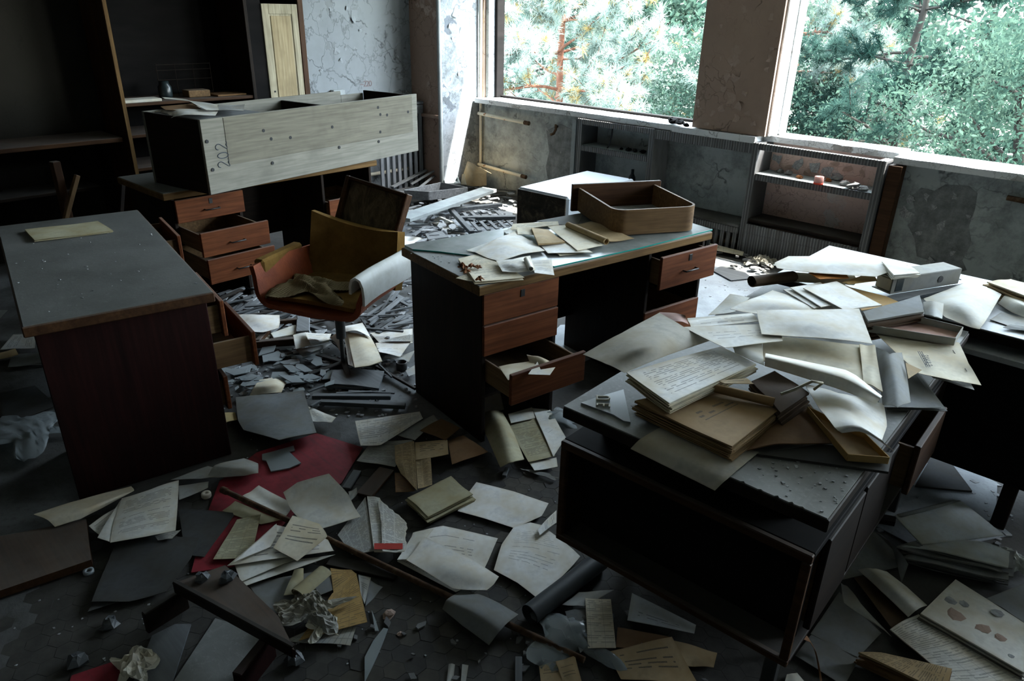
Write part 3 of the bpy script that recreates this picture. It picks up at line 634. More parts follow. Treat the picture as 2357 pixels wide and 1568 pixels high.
def pine(label, x, y, h, r0, wh, lay, blen, mat_n, mat_t, dens=1.0, extra=(), ndl=(40, .15, .008), zlo=-2.2, gold=0.0):
    t = empty('pine_tree', (x, y, ZG)); tag(t, label, 'tree', None); org = (x, y, ZG)
    tr = [(0, 0, -.3)] + [(rng.normal(0, .03), rng.normal(0, .03), h * i / 9) for i in range(1, 10)]
    MB().tube(tr, [r0 * (1.25 - 1.1 * i / 9) for i in range(10)], 12).build('trunk', mat_t, t)
    TP, TD = [], []; br = MB()
    specs = []
    z = zlo
    while z < h + ZG - .4:
        nb = lay; a0 = rng.uniform(0, 6.28)
        for k in range(nb):
            a = a0 + k * 2 * math.pi / nb + rng.normal(0, .25); Lb = blen * (1 - .75 * max(0, (z - 0) / (h + ZG))) * rng.uniform(.7, 1.15)
            specs.append(((x, y, z + rng.normal(0, .1)), (math.cos(a), math.sin(a), rng.uniform(.05, .4)), Lb))
        z += wh * rng.uniform(.8, 1.2)
    for s in extra: specs.append(s)
    for p0, d, Lb in specs:
        c = curve(p0, d, Lb, -.03, 7)
        br.tube([tuple(q - np.array(org)) for q in c], [.020 * Lb / 2 * (1 - .12 * i) + .006 for i in range(8)], 6, False)
        for i in range(2, 8):
            for _ in range(max(1, int(2.4 * dens))):
                dd = unit(unit(c[i] - c[i - 1]) + rng.normal(0, .55, 3) + np.array([0, 0, .15])); Lt = rng.uniform(.25, .75) * Lb / 2.2 * (1.15 - .08 * i)
                tw = curve(c[i], dd, Lt, .05, 3); br.tube([tuple(q - np.array(org)) for q in tw], [.012, .009, .007, .005], 4, False)
                for j in range(1, 4):
                    for _ in range(max(1, int(2 * dens))):
                        d3 = unit(unit(tw[j] - tw[j - 1]) + rng.normal(0, .5, 3)); TP.append(tw[j] + d3 * rng.uniform(.02, .16)); TD.append(d3)
    br.build('branches', mat_t, t)['kind'] = 'stuff'
    TP = np.array(TP); TD = np.array(TD); g = rng.uniform(0, 1, len(TP)) < gold
    bigmesh('needles', tufts(TP[~g], TD[~g], *ndl), 3, mat_n, t, org)['kind'] = 'stuff'
    if g.any(): bigmesh('dry_needles', tufts(TP[g], TD[g], *ndl), 3, 'needle_gold', t, org)['kind'] = 'stuff'
    return t
def broad(label, x, y, h, cz, rad, nclump, nleaf, mat, size=.07, trunk='trunk_dark', name='leafy_tree'):
    t = empty(name, (x, y, ZG)); tag(t, label, 'tree' if name != 'shrub' else 'shrub'); org = np.array((x, y, ZG))
    tr = [(0, 0, -.3)] + [(rng.normal(0, .05) * i, rng.normal(0, .05) * i, h * i / 7) for i in range(1, 8)]
    MB().tube(tr, [.14 * (1.2 - i * .14) for i in range(8)], 9).build('trunk', trunk, t)
    br = MB(); PP = []
    for k in range(nclump):
        c = np.array([x, y, ZG + cz]) + unit(rng.normal(0, 1, 3)) * np.array(rad) * rng.uniform(.25, 1.0) ** .6
        st = np.array([x, y, max(ZG + .5, min(c[2] - .6, ZG + h * .95))]); cv = [st + (c - st) * q + rng.normal(0, .08, 3) * (q > 0) for q in (0, .35, .7, 1.0)]
        if k % 2 == 0: br.tube([tuple(q - org) for q in cv], [.04, .028, .018, .008], 5, False)
        PP.append(c + rng.normal(0, 1, (nleaf, 3)) * np.array([.42, .42, .26]) * rng.uniform(.6, 1.3))
    br.build('branches', trunk, t)['kind'] = 'stuff'
    bigmesh('leaves', leaves(np.concatenate(PP), size), 4, mat, t, org)['kind'] = 'stuff'; return t
struct('ground_outside', MB().box(-60, 40, 5.8, 90, ZG - .3, ZG), 'ground', label='bright overgrown ground below the windows')
struct('road_outside', MB().box(-40, 30, 30, 36, ZG, ZG + .02), 'road', label='pale road seen between the trees')
px, _, _ = U(1293, 100, Y=10.4)
pine('sunlit pine with orange trunk outside the left window', px, 10.4, 8.9, .14, .55, 5, 2.5, 'needle', 'trunk', 1.35,
     extra=[((px, 10.35, .95), (-1.0, -.25, .52), 1.9), ((px, 10.35, 1.72), (-.8, -.2, .75), 1.6), ((px, 10.3, .35), (.85, -.35, .5), 2.4), ((px, 10.4, .1), (.9, -.4, .15), 2.3), ((px, 10.3, 1.1), (.75, -.3, .5), 2.0)], ndl=(46, .17, .010), gold=.10)
pine('bushy blue-green pine outside right part of the left window', px + 3.3, 12.4, 9.0, .12, .5, 5, 2.3, 'needle', 'trunk', 1.3, ndl=(40, .17, .010), gold=.06)
pine('slender pine far left beyond the left window', px - 3.4, 13.2, 9.2, .12, .6, 5, 2.3, 'needle_teal', 'trunk_dark', 1.2, ndl=(36, .17, .011))
rx, _, _ = U(2100, 110, Y=11.6)
pine('dark-trunked pine standing outside the right window', rx, 11.6, 8.9, .15, .6, 5, 2.6, 'needle_teal', 'trunk_dark', 1.0, ndl=(40, .15, .009))
broad('leafy tree hanging in front of right window, left half', rx - 2.0, 11.0, 8.0, 6.3, (1.7, 1.4, 1.5), 44, 520, 'leaf', .036)
broad('leafy tree at the right edge of the right window', rx + 2.0, 10.2, 8.2, 6.6, (1.9, 1.5, 1.9), 60, 520, 'leaf', .036)
broad('pale green bush below the right window', rx + .4, 9.4, 5.6, 4.9, (2.3, 1.1, .75), 40, 420, 'leaf_pale', .034, name='shrub')
broad('low leafy bush below the left end of the right window', rx - 2.3, 9.2, 5.4, 4.6, (1.2, 1.0, .7), 24, 420, 'leaf_pale', .034, name='shrub')
for i, (dx, yy, mt) in enumerate([(-16, 21, 'leaf_far'), (-11.5, 19, 'leaf'), (-8, 23, 'leaf_far'), (-4.5, 20, 'leaf'), (-1, 24, 'leaf_far'), (2.2, 20, 'leaf_far'), (-20, 26, 'leaf'), (6, 25, 'leaf_far')]):
    broad(['hazy tree far left behind the pines', 'dense tree behind the slender pine', 'pale tree behind the orange-trunked pine', 'green tree behind the bushy pine', 'pale distant tree behind the pillar', 'distant tree behind the dark trunk', 'most distant tree at the left', 'distant tree at far right of right window'][i], dx, yy, 9, 6.2, (2.6, 2.2, 3.2), 46, 170, mt, .12)
for i, (dx, yy) in enumerate([(-13, 14.5), (-9.6, 15), (-6.2, 15.5), (-2.5, 15), (.8, 14.5)]):
    broad(['undergrowth bush at far left below the pines', 'undergrowth bush left of the orange trunk', 'undergrowth bush right of the orange trunk', 'undergrowth bush left of the dark trunk', 'undergrowth bush right of the dark trunk'][i], dx, yy, 3.5, 3.0, (2.0, 1.5, 1.5), 30, 170, 'leaf_pale', .10, name='shrub')
o = MB().tube([(0, 0, 0), (0, 0, 9)], [.10, .08], 10).build('lamp_post', 'plaster', loc=(U(1265, 150, Y=17)[0], 17, ZG)); tag(o, 'thin grey post standing behind the orange-trunked pine', 'post')

broad('unseen tall leafy tree added right of the windows to dapple the sun', 4.6, 9.2, 17, 15.6, (2.6, 2.2, 3.6), 14, 260, 'leaf', .07)  # added out of view to break up the sun strip on the floor
# bare plaster where the skin of the low wall has fallen
def patch(px, name='bare_plaster'):
    w = [U(x, y, Y=YW - .003) for x, y in px]; c = np.mean(w, 0); m = MB(); n = len(w); vs = [(p[0] - c[0], 0, p[2] - c[2]) for p in w] + [(p[0] - c[0], .004, p[2] - c[2]) for p in w]
    f = tuple(range(n)); a = sum(w[i][0] * w[(i + 1) % n][2] - w[(i + 1) % n][0] * w[i][2] for i in range(n)); m.add(vs, [f if a > 0 else f[::-1]] + [(i, (i + 1) % n, n + (i + 1) % n, n + i) for i in range(n)])
    o = m.build(name, 'plaster_bare', wall_window, loc=(c[0], c[1], c[2])); return o
patch([(2098, 452), (2120, 432), (2150, 440), (2175, 425), (2230, 428), (2250, 445), (2244, 480), (2230, 520), (2236, 560), (2215, 600), (2225, 622), (2190, 632), (2150, 628), (2140, 600), (2110, 590), (2105, 550), (2090, 520), (2108, 490)])
patch([(1258, 300), (1290, 285), (1318, 300), (1324, 345), (1320, 400), (1300, 425), (1262, 420), (1256, 385), (1264, 350)])
# ================================================================== desks
def drawer(parent, x0, x1, z0, z1, pull, depth=.48, front='wood_red', lock=False, handle=True, yf=.0):
    """drawer as a part: box, with front, handle and lock plate as sub-parts; front faces -y"""
    d = MB(); h = z1 - z0; y = yf - pull
    d.cbox(x0 + .022, x0 + .034, y + .018, y + depth, z0 + .014, z1 - .025, .002); d.cbox(x1 - .034, x1 - .022, y + .018, y + depth, z0 + .014, z1 - .025, .002)
    d.cbox(x0 + .034, x1 - .034, y + depth - .012, y + depth, z0 + .014, z1 - .03, .002); d.cbox(x0 + .034, x1 - .034, y + .018, y + depth - .012, z0 + .014, z0 + .022, .002)
    o = d.build('drawer', 'wood_box@y', parent)
    MB().cbox(x0, x1, y, y + .018, z0, z1, .003).build('drawer_front', front, o)
    xm, zm = (x0 + x1) / 2, (z0 + z1) / 2 - .01
    if handle:
        k = MB(); w = .045
        k.tube([(xm - w, y, zm), (xm - w, y - .022, zm), (xm + w, y - .022, zm), (xm + w, y, zm)], .0042, 6); k.build('handle', 'handle', o)
    if lock: MB().cbox(xm - .011, xm + .011, y - .003, y + .002, z1 - .048, z1 - .016, .001).build('lock_plate', 'handle', o)
    return o
def desk(label, org, yaw, L, D, peds, H=.76, end='wood_dark', front='wood_red', top='lino', knee=True, edge='wood_edge', name='office_desk'):
    t = empty(name, (org[0], org[1], 0), yaw); tag(t, label, 'desk')
    tp = MB().cbox(0, L, 0, D, H - .042, H - .002, .004).build('desktop', edge, t)
    MB().cbox(.006, L - .006, .006, D - .006, H - .004, H, .0015).build('desktop_surface', top, tp)
    zt = H - .044
    for x0, x1, drs in peds:
        for xs in (x0, x1 - .022): MB().cbox(xs, xs + .022, .025, D - .03, 0.0, zt, .003).build('side_panel', end + '@z', t)
        MB().cbox(x0 + .022, x1 - .022, .06, D - .04, .20, .215, .002).build('pedestal_floor', 'wood_dark', t)
        MB().cbox(x0 + .022, x1 - .022, D - .055, D - .042, .20, zt, .002).build('pedestal_back', 'wood_dark', t)
        for (z0, z1, pull, lk, *hd) in drs: drawer(t, x0 + .004, x1 - .004, z0, z1, pull, min(.48, D - .1), front, lk, handle=not hd, yf=.016)
    if knee: MB().cbox(peds[0][1], peds[-1][0], D - .10, D - .085, .22, zt, .002).build('modesty_panel', 'wood_dark', t)
    return t
YM = math.atan2(1.442, .226)
desk('old wooden desk with glass top, big drawer and papers in the middle of the room', (-1.983, 1.89), YM, 1.46, .636,
     [(.03, .445, [(.575, .712, .0, True, 0), (.432, .570, .004, False, 0), (.285, .428, .20, False, 0)]), (1.02, 1.44, [(.545, .712, .075, True), (.235, .40, .0, False, 0)])])
desk('old wooden desk with open orange drawers under the long wooden crate', (-4.344, 1.608), math.atan2(1.563, -.053), 1.56, .64,
     [(.05, .49, [(.575, .712, .035, True), (.425, .570, .30, False), (.270, .420, .34, False)]), (1.09, 1.52, [(.42, .545, .06, False)])])
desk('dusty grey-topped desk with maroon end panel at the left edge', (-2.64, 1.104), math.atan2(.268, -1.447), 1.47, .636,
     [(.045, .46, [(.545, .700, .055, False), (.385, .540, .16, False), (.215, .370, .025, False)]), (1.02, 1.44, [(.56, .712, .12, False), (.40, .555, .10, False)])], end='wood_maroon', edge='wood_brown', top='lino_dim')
# glass plate on the middle desk, its near-left corner broken away
gp = [(931, 565), (1158, 527), (1400, 480), (1585, 512), (1640, 529), (1470, 572), (1276, 614), (1150, 603), (1077, 588), (1010, 580), (950, 575)]
gp = [U(x, y, z=.764)[:2] for x, y in gp]; cxy = np.mean(gp, 0); g = empty('glass_plate', (cxy[0], cxy[1], .7605)); tag(g, 'dusty broken glass plate covering the middle desk', 'glass')
b = MB(); pl = [tuple(p - cxy) for p in gp]; b.prism(pl, 0.0, .006); b.build('pane', 'glass_plate', g)
b = MB()
for i in range(6, 10): b.bar((pl[i][0], pl[i][1], .003), (pl[i + 1][0], pl[i + 1][1], .003), .003, .007, c=.0005)
b.build('broken_edge', 'glass_edge', g)
b = MB()
for i in (3, 4, 5): b.bar((pl[i][0], pl[i][1], .003), (pl[i + 1][0], pl[i + 1][1], .003), .002, .006, c=.0005)
b.build('cut_edge', 'glass_edge', g)

# the near right desk: slab raised above an open-fronted body on thin legs, end towards the camera
YR = math.radians(3.0)
rd = empty('low_desk', (-1.125, 1.40, 0), YR); tag(rd, 'dark desk heaped with papers in the right foreground', 'desk')
random.seed(21)
tpo = [(0, 0)]; x = 0
while x < .70:
    x += random.uniform(.02, .06)
    if x < .72: tpo += [(x, random.uniform(-.001, .001)), (x + .006, random.uniform(.002, .007)), (x + .012, 0)] if x > .38 else [(x, 0)]
tpo += [(.742, 0), (.742, 1.42), (0, 1.42)]
tp = MB().cbox(0, .745, 0, 1.42, .722, .757, .003).build('desktop', 'wood_dark@y', rd)
MB().prism([(p[0] * .994 + .002, p[1] + .003) for p in tpo], .7565, .7605).build('desktop_surface', 'lino', tp)
for x0 in (.06, .60): MB().cbox(x0, x0 + .05, .12, 1.34, .645, .722, .003).build('spacer', 'wood_dark', rd)
bd = MB(); bd.cbox(.0, .73, .0, .018, .62, .645, .003); bd.cbox(0, .022, 0, .018, .31, .62, .003); bd.cbox(.708, .73, 0, .018, .31, .62, .003); bd.cbox(0, .73, 0, .018, .29, .312, .003)
bd.build('face_frame', 'wood_brown', rd)
MB().cbox(0, .73, .018, 1.38, .627, .645, .002).build('body_top', 'black_panel', rd); MB().cbox(.0, .02, .018, 1.38, .30, .627, .002).build('body_side', 'wood_dark', rd)
MB().cbox(.02, .712, .10, .115, .30, .627, .002).build('recessed_panel', 'black_panel', rd); MB().cbox(0, .73, .018, 1.38, .292, .305, .002).build('body_floor', 'wood_dark', rd)
for (x0, y0) in ((.03, .52), (.66, .06), (.03, 1.30), (.66, 1.30)): MB().cbox(x0, x0 + .035, y0, y0 + .035, 0, .292, .003).build('leg', 'metal_dark', rd)
for (y0, y1, z0, z1, pull) in ((.13, .40, .318, .615, .004), (.42, .72, .318, .615, .002), (.74, 1.07, .44, .615, .055), (1.10, 1.36, .318, .615, .0)):       # drawers open to the right
    o = MB().cbox(.36 + pull, .712 + pull, y0 + .01, y0 + .022, z0 + .012, z1 - .015, .002).cbox(.36 + pull, .712 + pull, y1 - .022, y1 - .01, z0 + .012, z1 - .015, .002).cbox(.36 + pull, .712 + pull, y0 + .022, y1 - .022, z0 + .012, z0 + .022, .002).build('drawer', 'wood_box@x', rd)
    MB().cbox(.712 + pull, .730 + pull, y0, y1, z0, z1, .003).build('drawer_front', 'wood_brown@y' if pull > .03 else 'wood_dark@y', o)
# far right desk against the window wall
fd = empty('window_desk', (-1.235, 2.905, 0), math.radians(1.0)); tag(fd, 'long desk with pale dusty top under the right window', 'desk')
tp = MB().cbox(0, 1.60, 0, .64, .722, .757, .003).build('desktop', 'wood_dark', fd); MB().cbox(.004, 1.596, .004, .636, .7565, .7605, .001).build('desktop_surface', 'lino_pale', tp)
for x0 in (.10, 1.45): MB().cbox(x0, x0 + .05, .05, .60, .69, .722, .002).build('spacer', 'wood_dark', fd)
MB().cbox(.0, 1.60, -.035, .60, .668, .69, .002).build('body_top', 'lino_pale', fd); MB().cbox(.0, 1.60, -.03, -.012, .21, .668, .002).build('front_panel', 'black_panel', fd)
MB().cbox(0.0, .02, -.012, .60, .21, .668, .002).build('side_panel', 'wood_dark', fd); MB().cbox(0, 1.6, .58, .60, .21, .668, .002).build('back_panel', 'wood_dark', fd)
for (x0, y0) in ((.03, 0), (1.02, 0), (1.50, 0), (.03, .54), (1.02, .54)): MB().cbox(x0, x0 + .05, y0, y0 + .04, 0, .21, .003).build('leg', 'wood_dark@z', fd)

# ================================================================== long crate on the far desk
ct = empty('wooden_crate', (-4.135, 1.80, .762), math.atan2(1.831, -.351)); tag(ct, 'long pale wooden crate numbered 202 lying on the far desk', 'crate')
CL, CD, CH = 1.86, .55, .42
MB().cbox(0, CL, 0, .02, 0, CH, .002).build('front_board', 'wood_crate', ct)
MB().cbox(0, CL * .86, CD - .02, CD, 0, CH, .002).build('back_board', 'wood_crate', ct)
MB().cbox(CL * .86, CL - .02, CD - .02, CD, 0, CH - .03, .002).build('back_board', 'wood_crate', ct)
MB().cbox(0.001, .02, .02, CD - .02, 0, CH - .002, .002).build('end_board', 'wood_dark@y', ct); MB().cbox(CL - .02, CL - .001, .02, CD - .02, 0, CH - .01, .002).build('end_board', 'wood_dark@y', ct)
MB().cbox(.02, CL - .02, .02, CD - .02, 0, .015, .001).build('bottom_board', 'wood_dark', ct)
MB().cbox(.02, .50, .02, CD - .02, CH - .03, CH - .012, .002).build('cover_board', 'wood_grey', ct); MB().cbox(1.02, 1.04, .02, CD - .02, .015, CH - .02, .002).build('partition', 'wood_dark@y', ct)
pn = MB().cbox(.15, 1.80, -.003, .001, .15, .417, .001); pn.build('stained_panel', 'wood_stain', ct)
for (x, z) in [(.025, .30), (.035, .14), (.42, .315), (.47, .26), (.46, .115), (.62, .25), (.98, .275), (1.03, .135), (1.45, .31), (1.43, .36), (1.44, .19), (1.52, .30), (1.75, .30), (1.42, .125)]:
    b = MB(); b.tube([(x, .0015, z), (x, -.0045, z)], .0105, 8); b.build('nail_hole', 'ink_black', ct)
# pencilled 202, written up the board
def stroke(parent, name, pts, r, mat, f):
    b = MB(); b.tube([f(*p) for p in pts], r, 5, False); return b.build(name, mat, parent)
def arc(cx, cy, rx, ry, a0, a1, n=14): return [(cx + rx * math.cos(math.radians(a0 + (a1 - a0) * i / n)), cy + ry * math.sin(math.radians(a0 + (a1 - a0) * i / n))) for i in range(n + 1)]
two = arc(0, .040, .016, .020, 170, -40) + [(-.004, .004), (-.014, -.010), (-.016, -.018), (-.008, -.020), (.006, -.010), (.020, -.018), (.028, -.012)]
zero = arc(0, .018, .016, .036, 90, 450, 18)
for i, gl in enumerate((two, zero, two)):
    # glyph axes turned: text runs along +z, up is -x
    stroke(ct, 'pencil_numeral', gl, .0021, 'ink_blue', lambda u, v, i=i: (.135 - v, -.0015, .160 + i * .050 + u))

# ================================================================== swivel armchair
CH_O = (-3.07, 1.92); chair = empty('swivel_armchair', (CH_O[0], CH_O[1], 0), math.radians(24.4)); tag(chair, 'torn orange swivel armchair with stripped backrest', 'armchair')
def surf(rows, th, mat, name, parent, smooth=True):
    """thick sheet from a grid of points"""
    R = len(rows); Cn = len(rows[0]); P = [[Vector(p) for p in r] for r in rows]; m = MB(); m.smooth = smooth; top = []; bot = []
    for i in range(R):
        for j in range(Cn):
            du = P[min(i + 1, R - 1)][j] - P[max(i - 1, 0)][j]; dv = P[i][min(j + 1, Cn - 1)] - P[i][max(j - 1, 0)]; n = du.cross(dv)
            n = n.normalized() if n.length > 1e-9 else Vector((0, 0, 1)); top.append(P[i][j]); bot.append(P[i][j] - n * th)
    q = [(i * Cn + j, (i + 1) * Cn + j, (i + 1) * Cn + j + 1, i * Cn + j + 1) for i in range(R - 1) for j in range(Cn - 1)]
    m.add(top, q); m.add(bot, [f[::-1] for f in q]); m.smooth = False
    bd = [j for j in range(Cn)] + [i * Cn + Cn - 1 for i in range(1, R)] + [(R - 1) * Cn + j for j in range(Cn - 2, -1, -1)] + [i * Cn for i in range(R - 2, 0, -1)]; n = len(bd)
    m.add([top[k] for k in bd] + [bot[k] for k in bd], [(k, (k + 1) % n, n + (k + 1) % n, n + k) for k in range(n)]); return m.build(name, mat, parent)
prof = []
for a in range(0, 1): pass
hw, ah, rr = .30, .20, .09
prof += [(-hw - .03, ah), (-hw - .02, ah * .75)] + [(-hw + rr - rr * math.cos(t), rr - rr * math.sin(t)) for t in np.linspace(0, math.pi / 2, 7)] + [(-.1, -.008), (0, -.012), (.1, -.008)] + [(hw - rr + rr * math.sin(t), rr - rr * math.cos(t)) for t in np.linspace(0, math.pi / 2, 7)] + [(hw + .02, ah * .75), (hw + .03, ah)]
rows = []
for v in np.linspace(0, 1, 9):
    y = -.27 + .52 * v; sh = 1 - .10 * v; lift = .012 * math.cos(v * 3.14) - .03 * (1 - v) ** 3
    rows.append([(x * sh, y + (.02 * (1 - v) if z > .1 else 0), .42 + lift + z * (1.0 - .12 * v)) for x, z in prof])
surf(rows, .028, 'orange_vinyl', 'seat_shell', chair)
surf([[(x, y, .435 + .012 * math.cos(x * 5)) for x in np.linspace(-.24, .24, 7)] for y in np.linspace(-.24, .22, 6)], .02, 'foam', 'seat_pad', chair)
# foam back cushion, sagging top edge
rows = []
for v in np.linspace(0, 1, 8):
    rows.append([(x * (1 - .04 * v), .155 + .075 * v + .02 * math.sin(v * 3.1) * (1 - (x / .27) ** 2) + .06 * (x / .27) ** 2 * -.5, .43 + (.285 + .040 * (x / .27) ** 2 - .03 * x / .27) * v) for x in np.linspace(-.265, .265, 11)])
surf(rows, -.055, 'foam', 'back_cushion', chair)
# stripped backrest panel leaning back behind the cushion
bp_ = empty('backrest_frame_pivot', (0, 0, 0)); bpy.data.objects.remove(bp_)
Tb = Matrix.Translation(Vector((-.02, .25, .52))) @ Matrix.Rotation(math.radians(-20), 4, 'X') @ Matrix.Rotation(math.radians(10), 4, 'Y')
w, h = .170, .40
br = MB().cbox(-w, w, .0, .02, 0, h, .004, Tb).build('backrest_panel', 'bark', chair)
f4 = MB(); f4.cbox(-w - .022, -w, -.03, .03, 0, h + .02, .004, Tb); f4.cbox(w, w + .022, -.03, .03, 0, h + .02, .004, Tb); f4.cbox(-w, w, -.03, .03, h, h + .02, .004, Tb); f4.cbox(-w, w, -.03, .03, 0, .02, .004, Tb)
f4.build('backrest_rim', 'wood_brown', br)
MB().cbox(-.345, -.285, -.20, .14, .545, .622, .012).build('arm_patch', 'foam', chair)
# white cover folded over the right arm
rows = []
for y in np.linspace(-.30, .17, 7):
    k = 1 + .04 * math.sin(y * 9); c = [(.262, .56), (.264, .60), (.275, .632), (.302, .646), (.328, .634), (.342, .60), (.346, .55), (.344, .51)]
    rows.append([(x * k, y, z + .02 * (y + .3)) for x, z in c])
surf(rows, -.012, 'white_vinyl', 'arm_cover', chair)
MB().tube([(.01, -.02, .18), (.01, -.02, .40)], .026, 14).build('gas_column', 'metal_dark', chair); MB().tube([(.01, -.02, 0), (.01, -.02, .2)], .012, 12).build('stem', 'metal_dark', chair)
for k in range(5):
    a = 2 * math.pi * k / 5 + .4; b = MB(); b.bar((.01, -.02, .03), (.01 + .2 * math.cos(a), -.02 + .2 * math.sin(a), .018), .03, .022); b.build('base_arm', 'metal_dark', chair)
# ribbed cloth lying on the seat
def crumple(name, label, cat, org, rz, sx, sy, amp, mat, seed, n=16, drop=None, th=.004, base=.004, group=None):
    q_ = 1.0 if drop else 2.3; r = np.random.default_rng(seed); ks = [(r.uniform(-7, 7) * q_, r.uniform(-7, 7) * q_, r.uniform(0, 6), r.uniform(.4, 1)) for _ in range(6)]; rows = []
    for i in range(n + 1):
        row = []
        for j in range(n + 1):
            u, v = i / n - .5, j / n - .5; hgt = sum(a * abs(math.sin(p * u * 2 + q * v * 2 + f)) for p, q, f, a in ks) / 6
            e = 1 - .55 * max(abs(u), abs(v)) * 2 * (.5 + .5 * math.sin(9 * u + 7 * v + seed)); x = u * sx * e + .05 * sx * math.sin(8 * v + seed); y = v * sy * e + .05 * sy * math.cos(7 * u)
            z = base + amp * hgt * (1.25 - 1.6 * max(abs(u), abs(v)));
            if drop: z = max(z, base) - drop(x, y)
            row.append((x, y, max(z, base) if not drop else z))
        rows.append(row)
    o = surf(rows, th, mat, name, None, smooth=bool(drop) or mat == 'film'); o.location = org; o.rotation_euler = (0, 0, rz); tag(o, label, cat, group); return o
crumple('knitted_cloth', 'ribbed beige cloth crumpled on the orange armchair seat', 'cloth', (CH_O[0] - .02, CH_O[1] - .14, .462), math.radians(30), .52, .34, .11, 'knit', 4, 24, drop=lambda x, y: .9 * max(0, -x - .15) * max(0, -y + .02) * 7)

# ================================================================== white refrigerator lying on its back
fr = empty('refrigerator', (-3.92, 4.14, .0), math.radians(3.0)); tag(fr, 'old white refrigerator body lying with rusty open end', 'refrigerator')
MB().cbox(0, .50, .012, .95, .02, .50, .018).build('body', 'fridge', fr); MB().cbox(.012, .488, .0, .013, .03, .488, .003).build('rusted_end', 'fridge_dark', fr)
MB().cbox(.503, .508, .05, .90, .30, .304, .001).build('door_seam', 'ink_black', fr); MB().cbox(.02, .48, .05, .9, 0, .02, .004).build('base', 'metal_dark', fr)
for (x, y) in ((.46, .92),): MB().tube([(x, y, .499), (x, y, .502)], .008, 8).build('screw', 'ink_black', fr)

# ================================================================== big empty drawer on the middle desk
bd_ = empty('large_drawer', (-2.03, 2.845, .7735), math.radians(60)); tag(bd_, 'large empty dusty drawer with rounded corners on the middle desk', 'drawer')
def rr_outline(w, d, r, n=8):
    o = [(r - r * math.sin(t), r - r * math.cos(t)) for t in np.linspace(0, math.pi / 2, n)][::-1]; o2 = [(w - r + r * math.sin(t), r - r * math.cos(t)) for t in np.linspace(0, math.pi / 2, n)]
    return [(0, d)] + o + o2 + [(w, d)]
def wall_strip(ol, th, z0, z1, name, mat, parent):
    n = len(ol); inn = []
    for i in range(n):
        a = Vector(ol[max(i - 1, 0)]); b_ = Vector(ol[min(i + 1, n - 1)]); t = (b_ - a).normalized(); inn.append((ol[i][0] - t.y * th, ol[i][1] + t.x * th))
    m = MB(); m.smooth = True
    vs = [(p[0], p[1], z) for z in (z0, z1) for p in ol] + [(p[0], p[1], z) for z in (z0, z1) for p in inn]
    m.add(vs, [(i, i + 1, n + i + 1, n + i) for i in range(n - 1)] + [(2 * n + i, 3 * n + i, 3 * n + i + 1, 2 * n + i + 1) for i in range(n - 1)]); m.smooth = False
    m.add(vs, [(n + i, n + i + 1, 3 * n + i + 1, 3 * n + i) for i in range(n - 1)] + [(0, n, 3 * n, 2 * n), (n - 1, 3 * n - 1, 4 * n - 1, 2 * n - 1)]); return m.build(name, mat, parent)
ol = rr_outline(.46, .50, .07); wall_strip(ol, .012, 0, .125, 'side_wall', 'wood_box', bd_)
MB().prism([(x * .97 + .007, y * .97 + .01) for x, y in ol], .004, .014).build('bottom_board', 'lino', bd_)
MB().cbox(-.035, .495, .50, .52, -.004, .145, .003).build('drawer_front', 'wood_brown', bd_)
ORD = ['largest', 'longish one at left', 'middle-sized', 'smaller one nearest the camera', 'smallest']
for i, (x, y, s) in enumerate([(.20, .30, .05), (.12, .22, .035), (.30, .20, .03), (.26, .14, .025), (.22, .38, .02)]):
    p = bd_.matrix_basis @ Vector((x, y, .0145)); lump('plaster_chip', 'flat plaster chip lying inside the large drawer, ' + ORD[i], 'debris', p, s, 'letter_cream' if i < 3 else 'plaster', 'chips in the large drawer', .12, 60 + i)

# ================================================================== built-in cupboard on the left wall
cb = empty('built_in_cupboard', (-6.19, 1.955, 0)); tag(cb, 'tall dark built-in cupboard with one pale panelled door', 'cupboard')
MB().cbox(0, .45, 0, .03, 0, 2.6, .004).build('side_panel', 'wood_brown@z', cb); MB().cbox(0, .45, 1.015, 1.045, 0, 2.6, .004).build('divider', 'wood_dark@z', cb)
MB().cbox(0, .45, 1.485, 1.535, 0, 2.6, .004).build('side_panel', 'wood_brown@z', cb)
MB().cbox(0, .44, .03, 1.485, 2.50, 2.6, .004).build('top_panel', 'wood_dark@y', cb)
for z in (1.08, .86, .62, .36): MB().cbox(.0, .44, .03, 1.015, z, z + .022, .002).build('shelf', 'wood_brown@y', cb)
MB().cbox(0, .01, .03, 1.485, 0, 2.5, .001).build('back_panel', 'black_panel', cb)
MB().cbox(.445, .452, .004, .03, 0, 2.6, .001).build('edge_strip', 'wood_edge@z', cb)
dr = MB(); dr.cbox(.43, .45, 1.165, 1.225, 0.1, 1.775, .003); dr.cbox(.43, .45, 1.425, 1.48, .1, 1.775, .003); dr.cbox(.43, .45, 1.225, 1.425, 1.70, 1.775, .003); dr.cbox(.43, .45, 1.225, 1.425, .1, .18, .003)
do = dr.build('door', 'wood_pale@z', cb); MB().cbox(.437, .443, 1.225, 1.425, .18, 1.70, .001).build('door_panel', 'wood_pale@z', do); MB().cbox(.443, .449, 1.237, 1.413, .20, 1.688, .003).build('raised_field', 'wood_blond@z', do)
MB().tube([(.449, 1.205, 1.12), (.453, 1.205, 1.12)], .008, 8).build('keyhole', 'ink_black', do)
MB().cbox(.42, .44, 1.045, 1.165, .1, 2.5, .003).build('filler_board', 'black_panel', cb)
